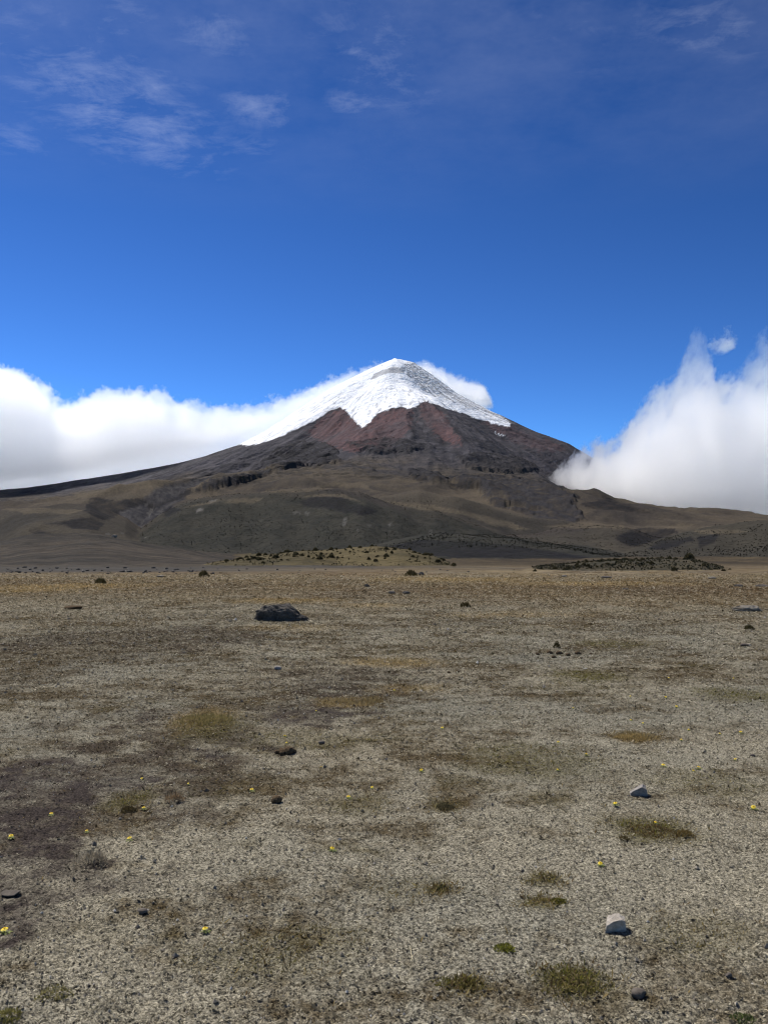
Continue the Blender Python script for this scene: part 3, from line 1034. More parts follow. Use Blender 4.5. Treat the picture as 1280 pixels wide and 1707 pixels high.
def leaflets(x, y, z, size, col, nleaf, lo, hi, width=0.5, lift=0.0):
    """nleaf kite shaped leaves round every point"""
    n = len(x)
    V = np.zeros((n, nleaf, 4, 3), np.float32)
    C = np.zeros((n, nleaf, 4, 3), np.float32)
    a0 = RNG.random(n) * 6.283
    for k in range(nleaf):
        a = a0 + 6.283 * k / nleaf + RNG.normal(0, .5, n)
        p = np.radians(lo + (hi - lo) * RNG.random(n))
        s = size * (0.6 + 0.8 * RNG.random(n))
        d = np.stack([np.cos(a) * np.cos(p), np.sin(a) * np.cos(p), np.sin(p)], -1)
        q = np.stack([-np.sin(a), np.cos(a), RNG.normal(0, .25, n)], -1)
        c0 = np.stack([x, y, z + lift * size], -1) + d * (s * 0.10)[:, None]
        w = (s * width * (.7 + .6 * RNG.random(n)))[:, None]
        V[:, k, 0] = c0
        V[:, k, 1] = c0 + d * (s * .55)[:, None] + q * w * .5
        V[:, k, 2] = c0 + d * s[:, None]
        V[:, k, 3] = c0 + d * (s * .5)[:, None] - q * w * .5
        C[:, k] = (col * (0.8 + 0.4 * RNG.random(n))[:, None])[:, None, :]
    V = V.reshape(-1, 3)
    Fq = np.arange(len(V)).reshape(-1, 4)
    return V, Fq, C.reshape(-1, 3)


def leaf_mat(name, tr):
    k = NT(name)
    at = k.n('Attribute')
    at.attribute_name = 'Col'
    d_, t_ = k.n('BsdfDiffuse'), k.n('BsdfTranslucent')
    ms = k.n('MixShader')
    ms.inputs[0].default_value = tr
    for q in (d_, t_):
        k.l(at.outputs['Color'], q.inputs['Color'])
    k.l(d_.outputs[0], ms.inputs[1])
    k.l(t_.outputs[0], ms.inputs[2])
    k.l(ms.outputs[0], k.out.inputs['Surface'])
    return k.m


M_mat = leaf_mat('matted_plants', .38)

x, y = sample_field(800000, 2.1, 120.0, 0.85, 0.57, 1.93)
pc, mk = plain_color(x, y)
keep = (RNG.random(len(x)) > mk['soil'] * .86) & (RNG.random(len(x)) > sst(40, 118, y))
x, y = x[keep], y[keep]
pc = pc[keep]
mk = {k_: v_[keep] for k_, v_ in mk.items()}
z = ground_z(x, y)
size = 0.0072 * np.maximum(1.0, (y / 4.2)) ** 0.82 * RNG.lognormal(0, .35, len(x))
tone = RNG.random(len(x))
col = pc * (0.45 + 1.75 * RNG.random(len(x)) ** 1.8)[:, None] * 1.15
col = np.where((tone > .84)[:, None], mix(col, (0.50, 0.45, 0.34), 0.65), col)
col = np.where((tone < .17)[:, None], col * 0.42, col)
gr = np.clip(mk['olive'] * .8 + .04, 0, 1) * (RNG.random(len(x)) < .35)
col = mix(col, (0.17, 0.155, 0.035), gr)
V, Fq, C = leaflets(x, y, z - 0.002, size, col, 3, 0, 42)
o = np_mesh('matted_plants', V, Fq, M_mat, C, smooth=False)
link(tag(o, 'crumbly grey and tan mat of tiny plants covering the plain', kind='stuff'))

# gravel and soil crumbs
x, y = sample_field(36000, 2.1, 26.0, 0.95, 0.56, 1.6)
pc, mk = plain_color(x, y)
z = ground_z(x, y)
n = len(x)
size = 0.0042 * np.maximum(1.0, (y / 5.0)) ** 0.75 * RNG.lognormal(0, .4, n)
octa = np.array([(1, 0, 0), (0, 1, 0), (-1, 0, 0), (0, -1, 0), (0, 0, .8), (0, 0, -.6)])
V = octa[None] * (size[:, None] * (.6 + .8 * RNG.random((n, 6))))[..., None]
a = RNG.random(n) * 6.283
ca, sa = np.cos(a)[:, None], np.sin(a)[:, None]
V = np.stack([V[..., 0] * ca - V[..., 1] * sa * .7, V[..., 0] * sa + V[..., 1] * ca * .7, V[..., 2]], -1) + np.stack([x, y, z + size * .3], -1)[:, None]
tri = np.array([(0, 1, 4), (1, 2, 4), (2, 3, 4), (3, 0, 4), (1, 0, 5), (2, 1, 5), (3, 2, 5), (0, 3, 5)])
Ft = (np.arange(n)[:, None, None] * 6 + tri[None]).reshape(-1, 3)
g = (0.6 + 1.0 * RNG.random(n))[:, None] * mix((.20, .175, .135), (.085, .068, .055), np.clip(mk['soil'] + .3 * (RNG.random(n) < .3), 0, 1))
g = np.where((RNG.random(n) > .93)[:, None], (0.42, 0.39, 0.34), g)
C = np.repeat(g[:, None, :], 6, 1).reshape(-1, 3)
M_grav = surf_mat('gravel', attr=True, rough=0.95, spec=0.1)
o = np_mesh('gravel', V.reshape(-1, 3), Ft, M_grav, C, smooth=False)
link(tag(o, 'loose grey and brown gravel strewn over the plain', kind='stuff'))

# dry grass: single blades in loose tufts
x, y = sample_field(90000, 2.6, 120.0, 0.8, 0.56, 1.55)
pc, mk = plain_color(x, y)
prob = 0.05 + 0.95 * np.clip(mk['gold'] * 1.1 + .25 * mk['olive'] + .15 * mk['dark'], 0, 1)
keep = RNG.random(len(x)) < prob
gx, gy, gm_, gp = [], [], [], []
for L_, cnt_, lim in ((GOLD_SPOTS[:6], 1300, 6), (OLIVE_SPOTS, 420, 99)):
    for px_, py_, wp_, hp_, am_ in L_:
        cx_, cy_, rx_, ry_ = spot_geo(px_, py_, wp_, hp_)
        k_ = int(cnt_ * am_)
        gx.append(cx_ + RNG.normal(0, rx_ * .6, k_))
        gy.append(cy_ + RNG.normal(0, ry_ * .6, k_))
x = np.concatenate([x[keep]] + gx)
y = np.concatenate([y[keep]] + gy)
y = np.maximum(y, 2.2)
pc, mk = plain_color(x, y)
n = len(x)
z = ground_z(x, y)
hgt = (0.010 + 0.022 * RNG.random(n) ** 2 + .02 * mk['gold'] * RNG.random(n)) * np.maximum(1, y / 12) ** 0.55
col = mix(mix((0.28, 0.21, 0.09), (0.17, 0.145, 0.09), RNG.random(n)), (0.11, 0.072, 0.034), (RNG.random(n) < .45 * (1 - mk['gold'])) * .9)
col = mix(col, (0.15, 0.14, 0.03), mk['olive'] * (RNG.random(n) < .5))
V, Fq, C = leaflets(x, y, z - 0.002, hgt, col, 3, 8, 65, width=0.16)
o = np_mesh('dry_grass', V, Fq, M_mat, C, smooth=False)
link(tag(o, 'short dry golden and brown grass blades tufting the plain', kind='stuff'))

# scrub so dense on the far dark hills that nobody could count it
n = 80000
t_ = RNG.random(n) * 1.16 - 0.58
y = np.exp(RNG.random(n) * (math.log(3000) - math.log(900)) + math.log(900))
z, o_ = height(t_, y)
nm = list(LAYERS)
ok = np.zeros(n, bool)
for q in ('big_hill', 'dark_spur', 'right_hill', 'right_spur', 'brown_ridge'):
    ok |= (o_['layer'] == nm.index(q)) & (o_['front'] < 0.02)
dens_ = fbm(t_ * y / 160, y / 200, 4, 401)
ok &= (RNG.random(n) < 0.35 + 1.2 * dens_)
t_, y, z = t_[ok], y[ok], z[ok]
s_ = (0.45 + 0.6 * RNG.random(len(y)) ** 2) * (y / 1500) ** .5
col = mix((0.024, 0.025, 0.019), (0.048, 0.044, 0.032), RNG.random(len(y)))
V, Fq, C = leaflets(t_ * y, y, z - .1, s_ * 1.6, col, 6, 20, 85, width=.8)
n = 60000
t2 = RNG.random(n) * 0.62 - 0.2
y2 = np.exp(RNG.random(n) * math.log(560 / 104) + math.log(104))
z2, o2 = height(t2, y2)
z2 = z2 + near_relief(t2 * y2, y2)
lm, om = o2['layer'] == nm.index('low_mound'), o2['layer'] == nm.index('olive_mound')
ok = (lm & (RNG.random(n) < np.clip(.34 + .9 * fbm(t2 * y2 / 7, y2 / 12, 3, 423), 0, 1))) | (om & (RNG.random(n) < np.clip(.10 + .9 * fbm(t2 * y2 / 18, y2 / 40, 3, 421), 0, 1)))
t2, y2, z2 = t2[ok], y2[ok], z2[ok]
col = mix((0.042, 0.040, 0.024), (0.105, 0.088, 0.050), RNG.random(len(y2)))
V2, F2, C2 = leaflets(t2 * y2, y2, z2 - .03, (.12 + .22 * RNG.random(len(y2)) ** 2) * (y2 / 150) ** .6, col, 5, 15, 85, width=.7)
F2 = F2 + len(V)
V, Fq, C = np.concatenate([V, V2]), np.concatenate([Fq, F2]), np.concatenate([C, C2])
M_scrub = surf_mat('scrub', attr=True, rough=1.0, spec=0.05)
o = np_mesh('scrub_vegetation', V, Fq, M_scrub, C, smooth=False)
link(tag(o, 'dark scrub growing over the mounds and steep faces of the foothills', kind='stuff'))
print('stuff', round(time.time() - T0, 1))
# ------------------------------------------------------------------ stones
def ico(sub):
    bm = bmesh.new()
    bmesh.ops.create_icosphere(bm, subdivisions=sub, radius=1.0)
    bm.verts.ensure_lookup_table()
    v = np.array([p.co[:] for p in bm.verts])
    f = np.array([[q.index for q in p.verts] for p in bm.faces])
    bm.free()
    return v, f


ICO = {k: ico(k) for k in (2, 3, 4, 5)}


def noise3(v, s, seed, oct=4):
    return (fbm(v[:, 0] * s + v[:, 2] * s * .7, v[:, 1] * s - v[:, 2] * s * .6, oct, seed) + fbm(v[:, 2] * s + 5, v[:, 0] * s * .8 + v[:, 1] * s * .5, oct, seed + 31)) * .7


def stone_mesh(name, dims, mat, seed, planes=(), cuts=6, rough=0.06, sub=4, smooth=False, nscale=1.6, sink=0.12):
    """a stone of the given width, depth, height: sphere cut to flats, then weathered. Its base is z=0"""
    v, f = ICO[sub]
    v = v.copy()
    rg = np.random.default_rng(seed)
    pl = [(np.array(n, float), d) for n, d in planes]
    for _ in range(cuts):
        n = rg.normal(0, 1, 3)
        pl.append((n, rg.uniform(.62, .85)))
    for n, d in pl:
        n = n / np.linalg.norm(n)
        e = v @ n - d
        v = v - np.clip(e, 0, None)[:, None] * n
    v = v * (1 + rough * noise3(v, nscale, seed) + rough * .5 * noise3(v, nscale * 4, seed + 3))[:, None]
    lo, hi = v.min(0), v.max(0)
    v = (v - (lo + hi) / 2) / (hi - lo)
    v = v * np.array(dims)
    v[:, 2] += dims[2] * (.5 - sink)
    o = np_mesh(name, v, f, mat, smooth=smooth)
    return o


def put(o, px, py, label, cat, group=None, rz=0.0, dz=0.0, at=None):
    gx, gy = at if at else on_ground(px, py)
    for _ in range(3):
        gz = float(ground_z(gx, gy)[0])
        if not at:
            gx, gy = on_ground(px, py, gz)
    o.location = (gx, gy, gz + dz)
    o.rotation_euler = (0, 0, rz)
    if o.name not in COL.objects:
        link(o)
    return tag(o, label, cat, group)


def mpp(px, py):
    """metres per photograph pixel at that place on the plain"""
    return on_ground(px, py)[1] / F


M_lava = surf_mat('black_lava', (0.066, 0.058, 0.049), rough=.9, spec=.25, var=((6, .5, 1.8, 6), (30, .6, 1.5, 4)), bump=((9, 1.0, .06, 6), (40, .9, .02, 4)))
M_pale = surf_mat('pale_stone', (0.40, 0.355, 0.30), rough=.95, spec=.1, var=((25, .65, 1.2, 6), (140, .8, 1.15, 3)), bump=((60, .5, .004, 5),))
M_grey = surf_mat('grey_stone', (0.24, 0.22, 0.20), rough=.95, spec=.1, var=((25, .75, 1.25, 6), (120, .85, 1.15, 3)), bump=((60, .6, .004, 5),))
M_dark = surf_mat('dark_stone', (0.105, 0.088, 0.072), rough=.9, spec=.2, var=((25, .7, 1.4, 6),), bump=((70, .7, .004, 5),))
M_dung = surf_mat('dung', (0.085, 0.060, 0.036), rough=1.0, spec=.05, var=((60, .5, 1.7, 6),), bump=((160, 1.0, .004, 5),))
M_farrock = surf_mat('far_rock', (0.078, 0.070, 0.062), rough=.95, spec=.1, var=((2, .6, 1.5, 5),), bump=((4, .8, .08, 4),))
M_farpale = surf_mat('far_pale_rock', (0.20, 0.178, 0.145), rough=.95, spec=.1, var=((2, .7, 1.2, 5),), bump=((4, .6, .06, 4),))

# the black boulder: a broad lumpy left half that runs down to a low tail on the right
m = mpp(466, 1038)
W = 95 * m
v, f = ICO[5]
v = v.copy()
xx = v[:, 0]
top = np.interp(xx, [-1, -.86, -.7, -.5, -.25, 0, .2, .38, .55, .75, .92, 1], [.34, .70, .90, 1.0, 1.0, .97, .88, .62, .40, .34, .28, .12])
v[:, 2] = np.where(v[:, 2] > 0, np.sign(v[:, 2]) * np.abs(v[:, 2]) ** .6 * top, v[:, 2] * .3)
v[:, 1] *= np.interp(xx, [-1, -.4, .4, 1], [.9, 1, .85, .6])
n_ = noise3(v, 2.2, 5) * .14 + noise3(v, 6, 9) * .12 + noise3(v, 16, 12) * .07
rg_ = np.random.default_rng(77)
for _ in range(22):
    pn = rg_.normal(0, 1, 3) * np.array([.7, 1, .8])
    pn /= np.linalg.norm(pn)
    lim = np.sort(v @ pn)[int(len(v) * .93)]
    e_ = v @ pn - lim
    v = v - np.clip(e_, 0, None)[:, None] * pn * .85
nrm = v / np.linalg.norm(v, axis=1)[:, None]
v = v + nrm * n_[:, None]
lo, hi = v.min(0), v.max(0)
v[:, 0] = (v[:, 0] - (lo[0] + hi[0]) / 2) / (hi[0] - lo[0]) * W
v[:, 1] = v[:, 1] / (hi[1] - lo[1]) * W * .55
v[:, 2] = v[:, 2] * (28 * m) / hi[2] * 1.05
o = np_mesh('boulder', v, f, M_lava, smooth=False)
put(o, 467, 1036, 'large black pitted lava boulder lying on the open plain', 'boulder')
o.location.y += W * .22

mm = mpp(1025, 1552)
o = stone_mesh('stone', (40 * mm, 32 * mm, 30 * mm), M_pale, 21, sub=5, cuts=0, rough=.15, nscale=2.3, sink=.2,
               planes=[((-.30, -.16, .93), .52), ((.10, -1, -.32), .44), ((-1, .25, .12), .62), ((.95, -.20, .10), .60), ((-.5, -.2, .85), .62), ((.5, -.1, .75), .66), ((.1, .9, .4), .6), ((0, 0, -1), .5)])
put(o, 1025, 1549, 'pale angular stone with a light top and dark front in the foreground gravel', 'stone', 'stones lying on the plain')
mm = mpp(1065, 1330)
o = stone_mesh('stone', (31 * mm, 22 * mm, 21 * mm), M_grey, 33, sub=5, cuts=0, rough=.13, nscale=2.3, sink=.18,
               planes=[((-.58, .06, .80), .42), ((.05, -1, -.35), .42), ((-1, .1, .0), .72), ((1, -.1, .12), .60), ((.55, -.2, .8), .72), ((0, 0, -1), .5)])
put(o, 1064, 1326, 'grey wedge shaped stone with a shadowed face above the brown cushion plant', 'stone', 'stones lying on the plain')
mm = mpp(1063, 1665)
o = stone_mesh('stone', (26 * mm, 22 * mm, 17 * mm), M_dark, 41, cuts=5)
put(o, 1064, 1663, 'rounded dark grey stone at the bottom edge below the pale stone', 'stone', 'stones lying on the plain')
for px_, py_, w_, h_, mt_, lb_, sd_ in (
        (463, 1116, 12, 7, M_grey, 'small lone grey stone in front of the black boulder', 3),
        (536, 1240, 11, 6, M_dark, 'small dark stone just right of the crumbled dung heap', 4),
        (1240, 1077, 14, 5, M_dark, 'low dark stone alone near the right edge of the plain', 5),
        (1214, 1629, 11, 9, M_dark, 'small dark stone right of the moss cushion near the bottom edge', 6),
        (1254, 1262, 8, 6, M_dark, 'tiny dark stone between yellow flowers by the right edge', 8),
        (724, 1042, 6, 3, M_farrock, 'tiny dark stone alone on the plain right of the black boulder', 9),
        (238, 1523, 17, 10, M_dark, 'dark lump of soil at the edge of the bare brown patch', 10),
        (18, 1492, 30, 9, M_dark, 'dark flat stone half buried at the left edge in bare soil', 11)):
    mm = mpp(px_, py_)
    o = stone_mesh('stone', (w_ * mm, w_ * .8 * mm, h_ * mm), mt_, sd_, sub=3, cuts=5)
    put(o, px_, py_, lb_, 'stone', 'stones lying on the plain')
for px_, py_, w_, h_, mt_, lb_, sd_ in (
        (123, 1016, 30, 7, M_dung, 'low brown hump of earth on the plain left of the boulder', 12),
        (612, 979, 9, 6, M_farrock, 'small dark rock on the plain below the olive mound', 13),
        (653, 990, 12, 5, M_farrock, 'left one of two low rocks close together on the far plain', 14),
        (677, 990, 13, 5, M_farrock, 'right one of two low rocks close together on the far plain', 15),
        (1245, 1019, 50, 11, M_farpale, 'broad pale rock outcrop low in the grass by the right edge', 16),
        (1186, 965, 15, 4, M_farpale, 'thin pale slab far out on the right of the plain', 17),
        (1272, 978, 28, 4, M_farrock, 'dark rock cut by the right edge above the pale outcrop', 18),
        (1230, 978, 16, 4, M_farrock, 'small dark rock just left of the dark rock at the edge', 19),
        (690, 959, 14, 5, M_farrock, 'left dark rock of a pair at the far end of the plain', 20),
        (702, 959, 9, 6, M_farrock, 'right dark rock of a pair at the far end of the plain', 22),
        (1042, 983, 10, 3, M_farrock, 'small flat dark rock in the middle of the far right plain', 23),
        (1010, 964, 20, 4, M_farrock, 'long flat dark rock before the low scrubby mound', 24),
        (940, 962, 9, 4, M_farpale, 'small pale rock at the far end of the plain near the mound', 25),
        (190, 931, 10, 6, M_farpale, 'reddish pale rock standing on the bare left slope', 26),
        (268, 962, 14, 3, M_farpale, 'flat pale rock in the far grass of the left plain', 27)):
    if py_ < 940:
        at_ = (te(px_, py_)[0] * 700.0, 700.0)
        mm = 700 / F
    else:
        at_ = None
        mm = mpp(px_, py_)
    o = stone_mesh('rock', (w_ * mm, w_ * .7 * mm, h_ * mm * 1.15), mt_, sd_, sub=4 if w_ > 30 else 3, cuts=6, rough=.12 if w_ < 45 else .3, sink=.15, nscale=1.6 if w_ < 45 else 3.0)
    put(o, px_, py_, lb_, 'rock', 'rocks far out on the plain', at=at_)
# the row of black rocks where the plain ends
protos = [stone_mesh('rock', (1.0, .8, .62), M_farrock, 60 + i, sub=3, cuts=7, rough=.14) for i in range(4)]
rg = random.Random(5)
used = set()
for i in range(110):
    if i < 84:
        px_ = rg.uniform(-10, 250) if i % 4 else rg.uniform(250, 360)
        py_ = rg.uniform(946.5, 957)
    else:
        px_ = rg.uniform(225, 790)
        py_ = rg.uniform(948.5, 955)
    q = i % 4
    o = protos[q] if q not in used else protos[q].copy()
    used.add(q)
    g_ = on_ground(px_, py_)
    s_ = rg.uniform(2.2, 6.5) * g_[1] / F * (1.0 if i < 84 else .7)
    o.scale = (s_ * rg.uniform(.8, 1.5), s_, s_ * rg.uniform(.7, 1.1))
    put(o, px_, py_, 'black rock in the stony strip where the plain meets the hills', 'rock', 'black rocks strewn along the far end of the plain', rz=rg.uniform(0, 6.28), at=g_)

# ------------------------------------------------------------------ dung
def dung(name, blobs, seed):
    vs, fs, b = [], [], 0
    for i, (bx, by, r) in enumerate(blobs):
        v, f = ICO[3]
        v = v * (1 + .22 * noise3(v, 1.7, seed + i) + .12 * noise3(v, 6, seed + i + 5))[:, None] * np.array([r, r * .9, r * .75]) + np.array([bx, by, r * .5])
        vs.append(v)
        fs.append(f + b)
        b += len(v)
    return np_mesh(name, np.concatenate(vs), np.concatenate(fs), M_dung, smooth=False)


mm = mpp(477, 1255)
put(dung('dung_heap', [(0.02, 0, 9 * mm), (-.035, .03, 5 * mm), (.055, .02, 5.5 * mm), (-.075, .01, 4 * mm), (-.03, -.03, 4.5 * mm), (-.05, .09, 4 * mm), (.0, .05, 6 * mm)], 70), 477, 1256,
    'crumbled heap of brown dung clods beside yellow flowers', 'dung')
mm = mpp(461, 1338)
put(dung('dung_clod', [(0, 0, 8.5 * mm), (.012, .01, 6 * mm), (-.02, -.004, 4 * mm)], 75), 461, 1337, 'single round brown dung clod on pale gravel below the dung heap', 'dung')
for i, (px_, py_, r_, lb_) in enumerate(((895, 1092, 3.2, 'leftmost brown clod of the broken row on the middle plain'), (915, 1090, 4.5, 'flat brown clod second in the broken row on the middle plain'),
                                         (931, 1091, 5.0, 'largest brown clod in the middle of the broken row'), (946, 1093, 3.4, 'brown clod just right of the largest one in the broken row'),
                                         (962, 1091, 4.6, 'dark clod near the right end of the broken row'), (984, 1091, 2.6, 'tiny clod at the right end of the broken row'),
                                         (922, 1097, 3.4, 'brown clod lying just below the broken row'), (762, 1121, 3.0, 'small clod in the short row left of the broken row'),
                                         (748, 1122, 2.6, 'tiny clod at the left of the short row of two'))):
    mm = mpp(px_, py_)
    put(dung('dung_clod', [(0, 0, r_ * mm), (r_ * mm * .9, .01, r_ * .6 * mm)], 80 + i * 3), px_, py_, lb_, 'dung', 'dung clods in a broken row on the plain')

# ------------------------------------------------------------------ yellow flowers
M_petal = surf_mat('yellow_petal', (0.80, 0.60, 0.02), rough=.6, spec=.3)
M_core = surf_mat('flower_core', (0.62, 0.36, 0.01), rough=.8)
M_leaf = surf_mat('rosette_leaf', (0.13, 0.15, 0.03), rough=.7, spec=.3, var=((90, .7, 1.3, 3),))


def petals_mesh(R_=.0125, n=15):
    bm = bmesh.new()
    for ring, (rr, zz, cnt, ph) in enumerate(((R_, .0, n, 0), (R_ * .72, .0022, n - 3, .2))):
        for i in range(cnt):
            a = 6.2832 * i / cnt + ph
            da = 3.1416 / cnt * .92
            pts = [(0.002, a, .0), (rr * .6, a - da, .0016), (rr, a - da * .55, .0008), (rr * 1.04, a, .0004), (rr, a + da * .55, .0008), (rr * .6, a + da, .0016)]
            bm.faces.new([bm.verts.new((math.cos(b) * q, math.sin(b) * q, zz + h)) for q, b, h in pts])
    me = bpy.data.meshes.new('petals')
    bm.to_mesh(me)
    bm.free()
    me.materials.append(M_petal)
    return me


def core_mesh():
    bm = bmesh.new()
    bmesh.ops.create_icosphere(bm, subdivisions=2, radius=.0042)
    for v_ in bm.verts:
        v_.co.z = v_.co.z * .6 + .003
    me = bpy.data.meshes.new('flower_core')
    bm.to_mesh(me)
    bm.free()
    me.materials.append(M_core)
    return me


def rosette_mesh(R_=.028, n=9, seed=1):
    rg_ = random.Random(seed)
    bm = bmesh.new()
    for i in range(n):
        a = 6.2832 * i / n + rg_.uniform(-.2, .2)
        L_ = R_ * rg_.uniform(.6, 1.1)
        wd = L_ * .17
        c_, s_ = math.cos(a), math.sin(a)
        rows = []
        for q, wq, h in ((.05, .3, 0), (.35, .9, .006), (.7, 1.0, .008), (1.0, .1, .004)):
            rows.append([bm.verts.new((c_ * L_ * q - s_ * wd * wq * sg, s_ * L_ * q + c_ * wd * wq * sg, h + .002)) for sg in (-1, 1)])
        for p, q in zip(rows, rows[1:]):
            bm.faces.new((p[0], q[0], q[1], p[1]))
    me = bpy.data.meshes.new('leaf_rosette')
    bm.to_mesh(me)
    bm.free()
    me.materials.append(M_leaf)
    return me


def stem_mesh(h=.02):
    bm = bmesh.new()
    bmesh.ops.create_cone(bm, segments=6, radius1=.0016, radius2=.0013, depth=h, cap_ends=True)
    bmesh.ops.translate(bm, verts=bm.verts, vec=(0, 0, h / 2))
    me = bpy.data.meshes.new('stem')
    bm.to_mesh(me)
    bm.free()
    me.materials.append(M_leaf)
    return me


PM, CM, RM, SM = petals_mesh(), core_mesh(), rosette_mesh(), stem_mesh()
FLOWERS = [
    (216, 1402, 1.15, 'bright yellow flower at the lower edge of the bare soil patch'), (554, 1419, 1.1, 'lone bright yellow flower in pale gravel below the dung clod'),
    (342, 1554, 1.05, 'lone yellow flower in the foreground gravel left of centre'), (8, 1557, 1.3, 'yellow flower at the left edge below the bare soil patch'),
    (19, 1398, 1.1, 'yellow flower at the left edge inside the bare soil'), (86, 1360, 1.0, 'yellow flower in the middle of the bare dark soil'),
    (145, 1388, .8, 'small yellow flower between the two bright ones on the bare soil'), (237, 1301, .9, 'yellow flower at the upper right corner of the bare soil patch'),
    (240, 1350, 1.0, 'yellow flower just right of the bare soil patch edge'), (420, 1320, 1.15, 'yellow flower just left of the round dung clod'),
    (581, 1332, 1.15, 'yellow flower to the right of the round dung clod'), (620, 1315, .8, 'small yellow flower furthest right of the dung clod in pale gravel'),
    (535, 1281, .7, 'small yellow flower below the dark stone by the dung heap'), (475, 1229, 1.0, 'yellow flower right behind the crumbled dung heap'),
    (478, 1240, .8, 'yellow flower touching the top of the crumbled dung heap'), (527, 1186, .7, 'pale small flower under the golden grass strip'),
    (314, 1308, .6, 'tiny yellow flower between the soil patch and the dung clod'),
    (737, 1216, 1.2, 'yellow flower alone in the middle of the plain'), (702, 1287, 1.1, 'yellow flower alone on pale gravel right of the dung heap'),
    (930, 1239, .9, 'yellow flower left of the pale gold grass patch'), (977, 1260, 1.0, 'yellow flower just below and left of the pale gold grass patch'),
    (955, 1182, .9, 'yellow flower farther back on the right half of the plain'), (1105, 1279, 1.25, 'bright yellow flower right above the wedge stone'),
    (1164, 1283, 1.25, 'brighter of two neighbouring yellow flowers right of the wedge stone'), (1155, 1287, .8, 'dimmer of two neighbouring yellow flowers right of the wedge stone'),
    (1135, 1235, .9, 'yellow flower just right of the pale gold grass patch'), (1234, 1223, 1.2, 'yellow flower near the right edge level with the gold grass'),
    (1199, 1225, .9, 'paler yellow flower left of the one near the right edge'), (1127, 1180, 1.2, 'yellow flower on the far right plain, lower of a close pair'),
    (1109, 1164, 1.1, 'yellow flower on the far right plain, upper of a close pair'), (1147, 1218, .8, 'small yellow flower above the gold grass patch'),
    (1225, 1268, .9, 'yellow flower by the tiny dark stone at the right edge'), (1025, 1343, 1.1, 'yellow flower below left of the wedge stone'),
    (1255, 1350, 1.2, 'bright yellow flower at the right edge level with the wedge stone'), (1092, 1374, .8, 'small yellow flower on the brown cushion plant'),
    (1222, 1132, .9, 'small yellow flower farthest back near the right edge'), (1071, 1207, .8, 'small yellow flower behind the gold grass, right of its twin'),
    (1051, 1202, .8, 'small yellow flower behind the gold grass, left of its twin'), (929, 1285, .7, 'tiny yellow flower in the dark matted patch left of the wedge stone'),
    (657, 1152, .9, 'small yellow flower beside the pale strip of grass in mid plain'), (1050, 1162, .8, 'tiny yellow flower left of the close far pair'),
    (1114, 1131, .8, 'tiny yellow flower farthest back of those on the right plain'), (799, 1146, .7, 'tiny yellow flower far back right of the grass strip'),
    (1000, 1444, 1.0, 'yellow flower between the brown cushion plant and the pale stone')]
rg = random.Random(9)
for i, (px_, py_, s_, lb_) in enumerate(FLOWERS):
    r_ = empty('yellow_flower', (0, 0, 0))
    parts = []
    for nm_, me_, zz in (('petals', PM, .016), ('flower_core', CM, .018), ('stem', SM, -.004), ('leaf_rosette', RM, -.002)):
        c_ = bpy.data.objects.new(nm_, me_)
        link(c_, r_)
        c_.location.z = zz
        if nm_ in ('petals', 'flower_core'):
            c_.rotation_euler = (rg.uniform(.0, .5), rg.uniform(-.3, .3), 0)
    put(r_, px_, py_, lb_, 'flower', 'yellow flowers scattered over the plain', rz=rg.uniform(-.5, .5))
    d_ = r_.location.y
    k_ = s_ * 0.92
    r_.scale = (k_,) * 3

# ------------------------------------------------------------------ plants one can tell apart
def plant_mesh(name, R_, H_, n, size, c1, c2, seed, lo=10, hi=85, width=.35, flat=1.0):
    rg_ = np.random.default_rng(seed)
    a = rg_.random(n) * 6.283
    q = np.sqrt(rg_.random(n)) * (1 + .35 * np.sin(a * 3 + seed) * rg_.random(n))
    x, y = np.cos(a) * q * R_, np.sin(a) * q * R_ * flat
    z = H_ * np.clip(1 - q ** 2, 0, 1) * (.4 + .6 * rg_.random(n))
    col = mix(c1, c2, rg_.random(n))
    V, Fq, C = leaflets(x, y, z, np.full(n, size), col, 3, lo, hi, width)
    return np_mesh(name, V, Fq, M_mat, C, smooth=False)


